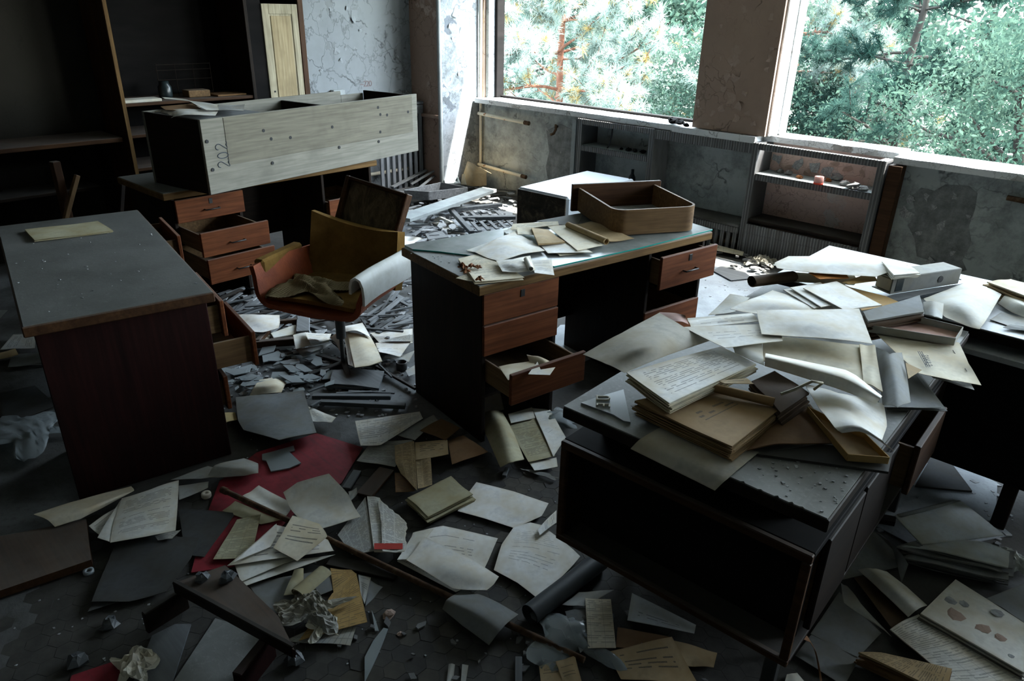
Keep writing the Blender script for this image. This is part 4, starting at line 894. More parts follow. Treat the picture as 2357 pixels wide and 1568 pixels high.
# things on the cupboard shelf
wr = empty('wire_rack', (-6.02, 2.35, 1.104)); tag(wr, 'faint wire letter rack on the dark cupboard shelf', 'rack')
for z in (.02, .12, .19, .23): MB().tube([(0, 0, z), (0, .42, z)], .0022, 5).build('wire', 'wood_dark', wr)
for y in (0.0, .14, .28, .42): MB().tube([(0, y, 0), (0, y, .24)], .0022, 5).build('wire', 'wood_dark', wr)
o = MB().lathe([(0, 0), (.045, 0), (.05, .02), (.05, .08), (.035, .1), (.035, .12), (0, .12)], 18).build('jar', 'jar', loc=(-5.95, 2.36, 1.103)); tag(o, 'dark glass jar on the cupboard shelf', 'jar')
o = MB().cbox(0, .12, 0, .17, 0, .05, .004).build('small_box', 'wood_box', loc=(-5.98, 2.50, 1.103)); tag(o, 'small tan box beside jar on the cupboard shelf', 'box')
o = MB().cbox(0, .2, 0, .24, 0, .012, .002).build('notebook', 'paper:brown:blank', loc=(-6.0, 2.70, 1.103)); tag(o, 'brown notebook at the back of the cupboard shelf', 'notebook')
o = MB().cbox(0, .14, 0, .26, 0, .02, .002).build('paper_pad', 'paper:pale:blank', loc=(-5.90, 1.99, 1.103)); tag(o, 'pale paper pad at the front of the cupboard shelf', 'paper')
# dark shelf and trestle left of the cupboard
ws = empty('wall_shelf', (-6.19, .55, 0)); tag(ws, 'dark plank shelf along the left wall', 'shelf')
MB().cbox(0, .42, 0, 1.38, .84, .872, .004).build('shelf_board', 'wood_brown@y', ws); MB().cbox(0, .30, 0, 1.2, .50, .525, .004).build('shelf_board', 'wood_dark@y', ws)
for y in (.05, .60, 1.30): MB().cbox(0.0, .04, y, y + .04, 0, .84, .003).build('upright', 'wood_dark@z', ws)
tr = empty('broken_trestle', (-5.50, 1.28, 0), .2); tag(tr, 'crossed brown wooden legs of a broken trestle by the left wall', 'trestle')
b = MB(); b.bar((0, .12, 0), (0, .12, .80), .05, .05); b.build('post', 'wood_brown@z', tr); b = MB(); b.bar((.05, -.12, .05), (.05, .22, .70), .03, .03); b.build('brace', 'wood_box@z', tr)
b = MB(); b.bar((-.1, .45, .02), (-.1, .60, .55), .03, .03); b.build('brace', 'wood_dark@z', tr)
# stencil ~220 on the pale wall
tc = bpy.data.curves.new('stencil_text', 'FONT'); tc.body = '~220'; tc.size = .075; tc.extrude = .0006; tc.align_x = 'CENTER'; tc.space_character = .85
to = bpy.data.objects.new('stencil_text_tmp', tc); col.objects.link(to); bpy.context.view_layer.update()
me = bpy.data.meshes.new_from_object(to.evaluated_get(bpy.context.evaluated_depsgraph_get())); bpy.data.objects.remove(to)
me.materials.clear(); me.materials.append(MAT('ink_faded')); st = bpy.data.objects.new('stencil_mark', me); col.objects.link(st); st.parent = wall_left
p = U(843, 199, X=XL + .002); st.location = Vector(p); st.rotation_euler = (math.pi / 2, 0, math.pi / 2)
o = MB().cbox(0, .05, 0, .13, 0, .12, .006).build('wall_socket', 'white_paint', loc=(XL + .001, 3.98, .93)); tag(o, 'dirty wall socket box below the stencil on pale wall', 'socket')
# ================================================================== sheets, stacks, rolls, planks
_sd = [100]
def cr(P, t):
    """Catmull-Rom through the rows of P (n,k) at parameters t in 0..1"""
    n = len(P)
    if n == 2: return P[0] + (P[1] - P[0]) * t[:, None]
    s = t * (n - 1); i = np.clip(s.astype(int), 0, n - 2); f = (s - i)[:, None]
    p1, p2 = P[i], P[i + 1]; p0 = np.where((i > 0)[:, None], P[np.maximum(i - 1, 0)], 2 * p1 - p2); p3 = np.where((i < n - 2)[:, None], P[np.minimum(i + 2, n - 1)], 2 * p2 - p1)
    return .5 * (2 * p1 + (p2 - p0) * f + (2 * p0 - 5 * p1 + 4 * p2 - p3) * f ** 2 + (-p0 + 3 * p1 - 3 * p2 + p3) * f ** 3)
def lin(P, t):
    s = t * (len(P) - 1); i = np.clip(s.astype(int), 0, len(P) - 2); f = (s - i)[:, None]; return P[i] * (1 - f) + P[i + 1] * f
def world_grid(K, pts, z):
    if not isinstance(pts[0], list): pts = [[pts[0], pts[1]], [pts[3], pts[2]]]
    return np.array([[U(*K(p)[:2], z=z + (p[2] if len(p) > 2 else 0.0)) for p in r] for r in pts])
def sheet_obj(G, mat, name, parent=None, wave=.003, bump=0.0, th=.0012, res=11, torn=0.0, jit=None):
    _sd[0] += 1; r = np.random.default_rng(_sd[0]); R, Cn = G.shape[:2]; nu = max(res, 3 * Cn); nv = max(res, 3 * R)
    tu, tv = np.linspace(0, 1, nu), np.linspace(0, 1, nv)
    A = np.stack([cr(G[i], tu) for i in range(R)]); A = np.stack([cr(A[:, j], tv) for j in range(nu)], 1)      # nv, nu, 3
    L_ = np.stack([lin(G[i], tu) for i in range(R)]); L_ = np.stack([lin(L_[:, j], tv) for j in range(nu)], 1); A[..., :2] = .25 * A[..., :2] + .75 * L_[..., :2]
    W = np.linalg.norm(A[0, -1] - A[0, 0]) / 2 + np.linalg.norm(A[-1, -1] - A[-1, 0]) / 2; H = np.linalg.norm(A[-1, 0] - A[0, 0]) / 2 + np.linalg.norm(A[-1, -1] - A[0, -1]) / 2
    uu, vv = np.meshgrid(tu, tv)
    for _ in range(3):
        a = r.uniform(0, 6.28); k = r.uniform(3, 9); A[..., 2] += wave / 3 * (1 + np.sin(k * (uu * math.cos(a) + vv * math.sin(a)) + r.uniform(0, 6)))
    A[..., 2] += bump * 16 * uu * (1 - uu) * vv * (1 - vv)
    if jit is not None: A += jit
    if torn:
        e = r.uniform(-torn, torn, (nv, nu, 2)); m = np.zeros((nv, nu, 1)); m[0] = m[-1] = 1; m[:, 0] = m[:, -1] = 1; A[..., :2] += e * m
    lo = A.reshape(-1, 3); org = np.array([lo[:, 0].mean(), lo[:, 1].mean(), lo[:, 2].min()]) if parent is None else np.zeros(3)
    if parent is not None: org = np.array(parent.location)
    V = (A - org).reshape(-1, 3); N = nu * nv; B = V - np.array([0, 0, th])
    q = [(i * nu + j, (i + 1) * nu + j, (i + 1) * nu + j + 1, i * nu + j + 1) for i in range(nv - 1) for j in range(nu - 1)]
    p0, p1, p3 = V[0], V[1], V[nu]
    if np.cross(p3 - p0, p1 - p0)[2] < 0: q = [f[::-1] for f in q]
    bd = list(range(nu)) + [i * nu + nu - 1 for i in range(1, nv)] + [(nv - 1) * nu + j for j in range(nu - 2, -1, -1)] + [i * nu for i in range(nv - 2, 0, -1)]; nb = len(bd)
    vs = np.concatenate([V, B, V[bd], B[bd]]); fs = q + [tuple(k + N for k in f[::-1]) for f in q] + [(2 * N + k, 2 * N + (k + 1) % nb, 2 * N + nb + (k + 1) % nb, 2 * N + nb + k) for k in range(nb)]
    me = bpy.data.meshes.new(name); me.from_pydata([tuple(v) for v in vs], [], fs); me.materials.append(MAT(mat))
    me.polygons.foreach_set('use_smooth', [True] * (2 * len(q)) + [False] * nb)
    un = np.concatenate([np.stack([uu, vv], -1).reshape(-1, 2)] * 2); un = np.concatenate([un, un[bd], un[bd]]); li = np.empty(len(me.loops), np.int32); me.loops.foreach_get('vertex_index', li)
    a = me.uv_layers.new(name='norm'); a.data.foreach_set('uv', un[li].ravel().astype(np.float32)); b_ = me.uv_layers.new(name='metre'); b_.data.foreach_set('uv', (un * [W, H] + r.uniform(0, 3, 2))[li].ravel().astype(np.float32))
    me.update(); o = bpy.data.objects.new(name, me); col.objects.link(o); o.parent = parent
    if parent is None: o.location = org
    return o
def pm(m): return m if m.startswith(('paper:', 'wood')) or m in ('film', 'red_board', 'floor_dust', 'lino_pale', 'plaster', 'glass_shard', 'white_paint', 'knit') else 'paper:' + (m if ':' in m else m + ':blank')
def S(label, K, pts, z, m='white', cat='paper', name='paper_sheet', group=None, **k):
    o = sheet_obj(world_grid(K, pts, z), pm(m), name, None, **k); return tag(o, label, cat, group)
def STACK(label, K, pts, z, h, m, n, under=None, name='paper_stack', cat='papers', jit=.006, wave=.003, part='page', **k):
    """pts outline the top sheet (at z+h); n leaves below it as parts"""
    G = world_grid(K, pts, z + h); r = np.random.default_rng(_sd[0] + 7); t = empty(name, (G[..., 0].mean(), G[..., 1].mean(), z)); tag(t, label, cat)
    for i in range(n):
        top = i == n - 1; j = np.array([0, 0, 0]) if top else np.array([r.uniform(-jit, jit), r.uniform(-jit, jit), -h * (1 - (i + .6) / n)])
        sheet_obj(G, pm(m) if top else pm((under or m).split(':')[0]), part, t, wave=wave, th=h / n * .8, res=8 if not top else 11, jit=j, **k)
    return t
def ROLL(label, K, a, b, z, r, m, name='paper_roll', cat='paper', turns=2.2, flat=1.0, parent=None):
    A = U(*K(a)[:2], z=z + r + (a[2] if len(a) > 2 else 0)); B = U(*K(b)[:2], z=z + r + (b[2] if len(b) > 2 else 0)); A, B = Vector(A), Vector(B); d = (B - A).normalized(); sd = d.cross(Vector((0, 0, 1))).normalized(); up = sd.cross(d)
    n = int(14 * turns); prof = []
    for i in range(n + 1):
        t = 2 * math.pi * turns * i / n; q = r * (1 - .32 * i / n); prof.append((q * math.cos(t), q * math.sin(t) * flat))
    org = A.copy(); org.z -= r
    rows = [[tuple(A + d * (B - A).length * s + sd * u + up * v - org) for u, v in prof] for s in (0, .33, .66, 1)]
    o = surf(rows, .0012, pm(m), name, parent); o.location = org; return tag(o, label, cat)
def POLY(label, K, pts, z, th, m, name='paper_scrap', cat='paper', group=None, tilt=None):
    w = [U(*K(p)[:2], z=z + th) for p in pts]; c = np.mean([p[:2] for p in w], 0); b = MB(); b.prism([(p[0] - c[0], p[1] - c[1]) for p in w], 0, th)
    o = b.build(name, pm(m) if not m in WOODS and ':' in m or m in PAPER else m, loc=(c[0], c[1], z)); return tag(o, label, cat, group)
def BAR(label, K, a, b, z, w, h, m, name='wooden_lath', cat='plank', group=None):
    A = Vector(U(*K(a)[:2], z=z + h / 2 + (a[2] if len(a) > 2 else 0))); B = Vector(U(*K(b)[:2], z=z + h / 2 + (b[2] if len(b) > 2 else 0))); o = A.copy(); o.z -= h / 2
    d = B - A; mb = MB(); mb.bar((0, 0, 0), (d.length, 0, 0), w, h, c=.002); ob = mb.build(name, m, loc=(A + B) / 2)
    q = d.to_track_quat('X', 'Z'); ob.rotation_euler = q.to_euler(); me = ob.data; me.transform(Matrix.Translation((-d.length / 2, 0, 0))); return tag(ob, label, cat, group)
def TRAY(label, K, pts, z, rim, m, m2, name='cardboard_tray', cat='tray', skip=()):
    w = [U(*K(p)[:2], z=z + rim) for p in pts]; c = np.mean(w, 0); t = empty(name, (c[0], c[1], z)); tag(t, label, cat); q = [Vector((p[0] - c[0], p[1] - c[1], 0)) for p in w]
    MB().prism([tuple(p[:2]) for p in q], 0, .003).build('tray_bottom', pm(m), t)
    for i in range(4):
        if i in skip: continue
        b = MB(); b.bar(q[i] + Vector((0, 0, rim / 2)), q[(i + 1) % 4] + Vector((0, 0, rim / 2)), .003, rim, c=.0006); b.build('tray_wall', pm(m2), t)
    return t
def OPENBOX(label, K, pts, z, h, m, name='wooden_tray', cat='drawer', th=.012):
    w = [U(*K(p)[:2], z=z + h) for p in pts]; c = np.mean(w, 0); t = empty(name, (c[0], c[1], z)); tag(t, label, cat); q = [Vector((p[0] - c[0], p[1] - c[1], 0)) for p in w]
    MB().prism([tuple(p[:2]) for p in q], 0, .008).build('bottom_board', m, t)
    for i in range(4):
        b = MB(); b.bar(q[i] + Vector((0, 0, h / 2)), q[(i + 1) % 4] + Vector((0, 0, h / 2)), th, h, c=.002); b.build('side_board', m, t)
    return t
def TEXT(parent, body, p, size, ux, uy, mat='ink_black', name='printed_word'):
    c = bpy.data.curves.new(name, 'FONT'); c.body = body; c.size = size; c.extrude = .0002; c.align_x = 'CENTER'; c.align_y = 'CENTER'; to = bpy.data.objects.new('t', c); col.objects.link(to); bpy.context.view_layer.update()
    me = bpy.data.meshes.new_from_object(to.evaluated_get(bpy.context.evaluated_depsgraph_get())); bpy.data.objects.remove(to); me.materials.clear(); me.materials.append(MAT(mat))
    ux = Vector(ux).normalized(); uz = ux.cross(Vector(uy)).normalized(); uy = uz.cross(ux); M_ = Matrix(((ux.x, uy.x, uz.x, p[0]), (ux.y, uy.y, uz.y, p[1]), (ux.z, uy.z, uz.z, p[2]), (0, 0, 0, 1)))
    me.transform(Matrix.Translation(-parent.location) @ M_); o = bpy.data.objects.new(name, me); col.objects.link(o); o.parent = parent; return o
def pip(x, y, poly):
    c = False; n = len(poly)
    for i in range(n):
        (x1, y1), (x2, y2) = poly[i][:2], poly[i - 1][:2]
        if (y1 > y) != (y2 > y) and x < (x2 - x1) * (y - y1) / (y2 - y1) + x1: c = not c
    return c
def SHARDS(label, group, K, poly, n, smin, smax, zmin, zmax, mat, seed, name='glass_shard', cat='glass shard', th=.004, el=.55, tilt=.10):
    r = random.Random(seed); pp = [K(p) for p in poly]; xs = [p[0] for p in pp]; ys = [p[1] for p in pp]; k = 0; shapes = []
    for s in range(7):
        nn = r.choice((4, 5, 5, 6)); an = sorted(r.uniform(0, 6.283) for _ in range(nn)); an = [2 * math.pi * i / nn + r.uniform(-.35, .35) for i in range(nn)]
        b = MB(); b.prism([(.5 * r.uniform(.7, 1.2) * math.cos(a), .5 * el * r.uniform(.7, 1.2) * math.sin(a)) for a in an], 0, 1.0); shapes.append(b.mesh(name, mat))
    while k < n:
        x, y = r.uniform(min(xs), max(xs)), r.uniform(min(ys), max(ys))
        if not pip(x, y, pp): continue
        q0 = U(x, y, z=zmax)
        if q0[1] > 5.28 or q0[0] < -5.6: continue
        z = r.uniform(zmin, zmax); s = smin + (smax - smin) * r.random() ** 1.8; o = bpy.data.objects.new(name, shapes[k % 7]); col.objects.link(o)
        o.location = U(x, y, z=z); o.scale = (s, s * r.uniform(.7, 1.3), th); o.rotation_euler = (r.uniform(-tilt, tilt), r.uniform(-tilt, tilt), r.uniform(0, 6.28)); tag(o, label, cat, group); k += 1
# ================================================================== papers on the near right desk and the window desk
KT = ZK(1250, 840, 5.2275); K1 = ZK(0, 0, 3.015)
POLY('dark grey cardboard folder flat on bare front corner of the right desk', KR, [(1010, 1105), (1330, 1055), (1695, 1100), (1675, 1195)], .7615, .007, 'dark', 'folder', 'folder')
S('wood-grained brown folder with wavy near edge on the right desk', KR, [[(1110, 925), (1170, 900), (1222, 880), (1278, 856)], [(960, 1092), (1100, 1058, .014), (1230, 1056, .008), (1405, 1052)]], .772, 'brown', 'folder', 'folder', th=.003, wave=.002)
S('mottled grey sheet draped over front edge of the right desk', KR, [[(548, 958), (760, 1030), (1022, 1098)], [(430, 1028), (620, 1118), (862, 1232)], [(375, 1080, -.022), (590, 1186, -.024), (800, 1292, -.028)]], .7635, 'stone', wave=.001)
S('grey sheet sticking out below the thick brown file', KR, [(375, 868), (600, 850), (845, 1060), (800, 1092)], .7645, 'grey')
STACK('thick brown typed file in the middle of the right desk', KR, [(395, 846), (770, 756), (1118, 890), (885, 1078)], .766, .040, 'kraft:title', 14, 'kraft', 'paper_file', 'file', jit=.008, wave=.004)
STACK('dark brown folders under the white roll on the right desk', KR, [(985, 742), (1100, 690), (1275, 800), (1130, 900)], .766, .05, 'umber', 7, name='folder_stack', cat='folders', jit=.01)
ROLL('tan paper scroll lying along the back of the brown file', KR, (775, 768), (1098, 846), .812, .014, 'kraft')
S('small tan card at the end of the tan scroll', KR, [(815, 738), (960, 724), (997, 755), (850, 752)], .842, 'tan:title', name='index_card', cat='card', wave=.001)
STACK('white typed document stack on top of brown file', KR, [(355, 700), (830, 568), (1005, 655), (570, 858)], .808, .034, 'white:typed', 10, 'cream', 'document_stack', 'documents', jit=.007, wave=.004)
S('big grey sheet overhanging left edge of the right desk', KR, [[(135, 608, -.045), (330, 500, 0), (520, 395, .02)], [(250, 655, -.015), (440, 590, .02), (640, 465, .025)], [(345, 700, -.01), (560, 610, 0), (775, 535, .0)]], .855, 'stone', wave=.002)
S('curled pinkish sheet behind the big grey sheet', KR, [[(520, 393), (600, 396, .01), (650, 408, .015)], [(560, 440), (625, 440, .01), (668, 455)]], .872, 'pink', wave=.001)
S('cream folder lying open under the white roll', KR, [(1035, 508), (1530, 558), (1550, 745), (1045, 640)], .845, 'cream', 'folder', 'folder', bump=.006, th=.003)
S('folded cream flap at right of the open cream folder', KR, [(1527, 557), (1605, 562), (1645, 795), (1547, 748)], .850, 'cream', 'folder', 'folder', th=.003)
S('small pale sheet bent beside the open cream folder', KR, [(885, 562), (1035, 545), (1048, 662), (900, 600)], .856, 'pale', bump=.008)
S('white typed sheet half hidden behind the stamped sheet', KR, [(660, 425), (985, 398), (1022, 440), (680, 470)], .870, 'white:sparse')
st_ = S('white stamped sheet with blue-black stamp on the right desk', KR, [(640, 468), (1130, 450), (1140, 540), (850, 572)], .876, 'white:sparse', wave=.002)
S('large blank white sheet on top of the right desk pile', KR, [[(1010, 385), (1260, 383), (1525, 380)], [(1022, 450), (1290, 460, .008), (1560, 465)], [(1035, 505), (1300, 520), (1592, 557)]], .884, 'white', wave=.003)
S('long white paper roll flattened across the right desk pile', KR, [[(1055, 600), (1250, 640), (1480, 690), (1642, 815)], [(1052, 622, .022), (1240, 668, .028), (1462, 728, .028), (1634, 830, .02)], [(1050, 662, .0), (1230, 716, .0), (1420, 776, .0), (1612, 853, .0)]], .868, 'white', 'paper', 'paper_roll', wave=.001)
TRAY('shallow tan cardboard lid at right end of the right desk', KR, [(1268, 866), (1560, 1003), (1680, 1122), (1472, 1106)], .772, .020, 'tan', 'ochre')
S('white sheet curling up over the tan cardboard lid', KR, [[(1250, 752), (1420, 800, .02), (1650, 855)], [(1318, 868, .035), (1480, 880, .04), (1668, 960, .0)], [(1410, 985, .045), (1520, 970, .05), (1640, 1045, .02)], [(1440, 1000, .025), (1550, 1000, .035), (1702, 1092, -.012)]], .815, 'white', wave=.001)
o = MB().tube([(0, 0, 0), (.02, -.01, .03), (.0, -.03, .035), (-.03, -.06, .01), (-.05, -.09, .0)], .004, 6).build('tie_string', 'wood_pale', loc=U(*KR((1300, 780)), z=.875)); tag(o, 'short string tied at head of the curling white sheet', 'string')
S('curved dark grey sheet standing at right of the cream folder', KR, [[(1612, 570), (1680, 603, .03), (1742, 595, .0)], [(1625, 700, .0), (1700, 722, .035), (1768, 720, .0)], [(1645, 858, .0), (1720, 872, .03), (1786, 845, .0)]], .83, 'slate', wave=.001)
for i, (dx, dy, lb) in enumerate([(0, 0, 'lowest'), (-14, -8, 'middle'), (-34, -12, 'uppermost')]):
    S('%s sheet of the grey fan hanging over right edge of the right desk' % lb, KR, [(1640 + dx, 742 + dy), (1838 + dx, 712 + dy), (1972 + dx, 890 + dy), (1665 + dx, 884 + dy)], .768 + i * .004, 'slate', wave=.002, group=None)
POLY('triangular tan corner folded up beside the dark grey sheet', KR, [(1760, 645), (1842, 682), (1775, 726)], .845, .001, 'tan:blank')
S('grey sheet under the order form', KR, [(1850, 690), (2060, 700), (2105, 790), (1900, 722)], .79, 'grey')
zk = S('tan order form headed ZAKAZ hanging off the right desk', KR, [[(1590, 478), (1800, 510), (2030, 545)], [(1705, 590), (1880, 622), (2078, 650)], [(1828, 700, .0), (1990, 737, -.006), (2142, 760, -.03)]], .822, 'cream:blank', wave=.001)
pz = [U(*KR(q), z=.832) for q in ((1865, 632), (1850, 612), (1890, 600))]
TEXT(zk, 'ЗАКАЗ', pz[0], .026, U(*KR((1872, 650)), z=.832) - U(*KR((1856, 612)), z=.832), U(*KR((1890, 625)), z=.832) - U(*KR((1860, 635)), z=.832), name='printed_heading')
for k in range(3):
    a, b_ = U(*KR((1822 + k * 9, 588)), z=.8315), U(*KR((1866 + k * 9, 668)), z=.8315); mb = MB(); mb.bar(Vector(a) - zk.location, Vector(b_) - zk.location, .0022, .0006, c=.0001); mb.build('printed_line', 'ink_black', zk)
a, b_ = U(*KR((1998, 582)), z=.826), U(*KR((2070, 690)), z=.815); mb = MB(); mb.bar(Vector(a) - zk.location, Vector(b_) - zk.location, .002, .0006, c=.0001); mb.build('printed_line', 'ink_black', zk)
TRAY('grey box lid with reddish inside on the right desk', KR, [(1560, 452), (1705, 382), (2050, 465), (2012, 522)], .828, .026, 'pink', 'grey', name='box_lid', cat='lid')
STACK('dark file bundle behind the reddish box lid', KR, [(1545, 395), (1830, 310), (1852, 392), (1572, 438)], .80, .07, 'slate', 9, 'umber', 'file_bundle', 'files', jit=.012)
S('curved grey scrap beside the dark file bundle', KR, [[(1850, 342), (1900, 338, .02), (1952, 350)], [(1858, 405), (1905, 415, .02), (1945, 426)]], .845, 'grey', wave=.001)
S('large wavy grey sheet on the window desk beside the binder', KR, [[(1850, 325), (1970, 280, .01), (2085, 238)], [(1900, 372, .0), (2040, 360, .03), (2168, 272, .015)], [(1960, 425), (2130, 487, -.006), (2242, 308, .01)]], .785, 'pale', wave=.004)
# lever-arch binder
A = U(*KR((1680, 302)), z=.785); B = U(*KR((2025, 248)), z=.785); yw = math.atan2(B[1] - A[1], B[0] - A[0]); BL = float(np.linalg.norm(B - A))
bi = empty('lever_binder', (A[0], A[1], .785), yw); tag(bi, 'grey lever-arch binder with round finger hole on the window desk', 'binder')
MB().cbox(0, BL, 0, .006, 0, .066, .002).build('spine', 'paper:slate:blank', bi); MB().cbox(0, BL, .006, .09, .062, .066, .001).build('cover_board', 'paper:grey:blank', bi); MB().cbox(0, BL, .006, .09, 0, .004, .001).build('cover_board', 'paper:grey:blank', bi)
MB().cbox(.01, BL - .01, .012, .085, .006, .055, .002).build('page_block', 'paper:cream:blank', bi); MB().tube([(BL * .70, .001, .033), (BL * .70, -.002, .033)], .014, 16).build('finger_hole', 'ink_black', bi); MB().cbox(BL * .06, BL * .16, -.001, .0, .008, .058, .0004).build('spine_label', 'jar', bi)
POLY('thin grey board under the lever-arch binder', KR, [(1640, 318), (1705, 300), (2062, 244), (2070, 258), (1700, 336)], .768, .013, 'wood_slate', 'board', 'board')
S('pale sheet at left end of the white heap on window desk', KR, [(1085, 160), (1200, 118), (1480, 140), (1300, 200)], .835, 'pale', wave=.005)
S('wide rumpled white sheet topping the heap on window desk', KR, [[(1170, 115), (1400, 112), (1660, 126)], [(1100, 148, .0), (1400, 150, .012), (1770, 158, .010)], [(1112, 172), (1310, 196, .0), (1610, 216, .0)]], .853, 'white', wave=.004)
STACK('curled white booklet end at right of the white heap', KR, [(1640, 140), (1780, 158), (1832, 198), (1700, 208)], .853, .018, 'white', 4, 'pale', 'booklet', 'booklet', jit=.006)
S('orange folder corner poking out below the white heap', KR, [(1270, 198), (1442, 170), (1474, 222), (1330, 226)], .842, 'orange', 'folder', 'folder', th=.002)
S('yellow-brown folder corner poking out right of the orange one', KR, [(1440, 242), (1590, 196), (1618, 237), (1480, 250)], .832, 'ochre', 'folder', 'folder', th=.002)
ROLL('dark brown rolled folder at left end of the window desk heap', KR, (985, 238), (1195, 212), .775, .030, 'umber', flat=.8)
ROLL('cream paper roll under the orange folder', KR, (1175, 214), (1500, 232), .772, .026, 'cream', flat=.8)
S('lowest of the three white envelopes by the cream roll', KR, [(1145, 278), (1280, 255), (1390, 352), (1300, 374)], .820, 'white', 'envelope', 'envelope', th=.003, wave=.001)
S('middle of the three white envelopes by the cream roll', KR, [(1178, 268), (1330, 242), (1475, 345), (1335, 366)], .827, 'white', 'envelope', 'envelope', th=.003, wave=.001)
S('uppermost and widest of the three white envelopes', KR, [(1245, 270), (1412, 236), (1642, 356), (1452, 381)], .835, 'white', 'envelope', 'envelope', th=.004, wave=.001)
S('broad white sheet under the envelopes at far end of right desk', KR, [[(875, 375), (980, 330), (1090, 285)], [(940, 390), (1090, 350, .01), (1260, 335)], [(1010, 402), (1230, 395), (1440, 384)]], .812, 'white', wave=.003)
S('pale sheet hanging off the far left corner of right desk', KR, [(765, 415, -.03), (875, 305), (975, 320), (900, 392)], .79, 'pale', wave=.004)
POLY('torn tan wrapping paper behind the white envelopes', KR, [(1300, 246), (1330, 238), (1400, 255), (1410, 234), (1480, 265), (1660, 310), (1740, 345), (1540, 382), (1460, 300)], .80, .002, 'ochre:blank', 'wrapping_paper')
STACK('cream file pile at right edge of the window desk', KR, [(2170, 240), (2290, 225), (2430, 265), (2420, 335)], .764, .05, 'cream', 8, 'tan', 'file_pile', 'files', jit=.012)
S('curled pale sheet in front of the cream file pile', KR, [[(2225, 352), (2262, 308, .02), (2300, 300)], [(2300, 395), (2340, 352, .03), (2400, 340)], [(2380, 430), (2420, 400, .02), (2450, 390)]], .770, 'pale')
S('flat grey sheet at front edge of the window desk', KR, [(2185, 432), (2240, 395), (2440, 440), (2420, 505)], .7625, 'grey')
S('dark folded strip on the flat grey sheet of window desk', KR, [(2250, 470), (2290, 455), (2440, 480), (2440, 500)], .768, 'slate')
# glass triangle and two plastic letters
POLY('grey triangular glass piece at the left corner of right desk', KT, [(455, 455), (640, 390), (968, 295), (1052, 688), (965, 672), (850, 600)], .761, .004, 'glass_shard', 'glass_triangle', 'glass')
def letter(label, bars):
    w = [[Vector(U(*KT(p), z=.7665)) for p in b_] for b_ in bars]; o0 = w[0][0].copy(); o0.z = .7651; m = MB()
    for a, c in w: m.bar(a - o0 + Vector((0, 0, .001)), c - o0 + Vector((0, 0, .001)), .0052, .005, c=.001)
    o = m.build('plastic_letter', 'letter_cream', loc=o0); tag(o, label, 'letter')
letter('small cream plastic letter shaped like D on the glass triangle', [((648, 372), (648, 428)), ((640, 382), (770, 384)), ((640, 420), (770, 424)), ((770, 384), (796, 394)), ((796, 394), (796, 414)), ((796, 414), (770, 424))])
letter('small cream plastic letter shaped like E on the glass triangle', [((640, 474), (806, 480)), ((650, 474), (650, 494)), ((730, 478), (730, 504)), ((798, 480), (798, 516))])
# ================================================================== papers on the middle desk
ZM = .767
STACK('yellowed typed sheets at near left corner of the middle desk', KM, [(580, 640), (770, 598), (1022, 768), (690, 796)], .761, .009, 'cream:typed', 4, 'cream', 'typed_sheets', 'papers', jit=.010)
S('torn typed strip at the very corner of the middle desk', KM, [(558, 772), (640, 738), (765, 788), (700, 798)], .7615, 'cream:typed')
S('pale sheet peeping from under the big white sheet', KM, [(628, 582), (900, 482), (965, 456), (730, 602)], .770, 'pale')
S('big blank white sheet with brown spot on the middle desk', KM, [[(690, 594), (840, 500, .006), (960, 452)], [(770, 630), (920, 550, .012), (1060, 515)], [(855, 654), (1010, 610), (1162, 584)]], .777, 'white', wave=.003)
S('crumpled typed letter in front of the big white sheet', KM, [[(830, 655), (945, 640, .008), (1062, 620)], [(850, 690, .004), (960, 690, .012), (1080, 680)], [(872, 728), (985, 730), (1098, 722)]], .780, 'white:typed', wave=.004)
ROLL('rolled-up corner of newsprint on the crumpled letter', KM, (1035, 640), (1066, 706), .784, .012, 'pale:news', turns=1.4)
S('white typed slip right of the crumpled letter', KM, [(1062, 645), (1205, 645), (1226, 752), (1092, 735)], .776, 'white:typed')
S('cream slip under the lower white sheet on middle desk', KM, [(1230, 598), (1400, 585), (1442, 599), (1262, 619)], .768, 'cream')
S('lower white sheet in the middle of the middle desk', KM, [(1130, 542), (1365, 528), (1487, 597), (1182, 603)], .775, 'white')
S('tan folded envelope on the middle desk', KM, [[(1070, 428), (1185, 440)], [(1092, 485, .01), (1240, 485, .01)], [(1116, 538), (1298, 524)]], .788, 'tan', 'envelope', 'envelope', th=.008, wave=.002)
S('long cream sheet beside the tan roll on middle desk', KM, [(1180, 421), (1300, 408), (1556, 546), (1382, 583)], .783, 'cream')
S('tan wrapping sheet right of the tan roll on middle desk', KM, [[(1345, 404), (1475, 392)], [(1470, 460), (1620, 440, .012)], [(1602, 526), (1766, 504)]], .772, 'tan', wave=.005)
ROLL('long tan paper roll on the middle desk', KM, (1318, 408), (1578, 520), .775, .018, 'tan')
S('folded printed sheet at back edge of the middle desk', KM, [(945, 402), (1250, 385), (1256, 412), (930, 442)], .772, 'cream:typed', th=.004)
S('small perforated card at back of the middle desk', KM, [(970, 425), (1085, 430), (1086, 478), (976, 472)], .780, 'cream', 'card', 'card')
S('torn paper corner at back of the middle desk', KM, [(880, 447), (960, 420), (990, 455), (902, 471)], .770, 'pale', torn=.006)
POLY('slate board under the large drawer', KM, [(1105, 378), (1425, 322), (1385, 405), (1245, 402)], .7668, .002, 'paper:slate:blank', 'thin_board', 'board')
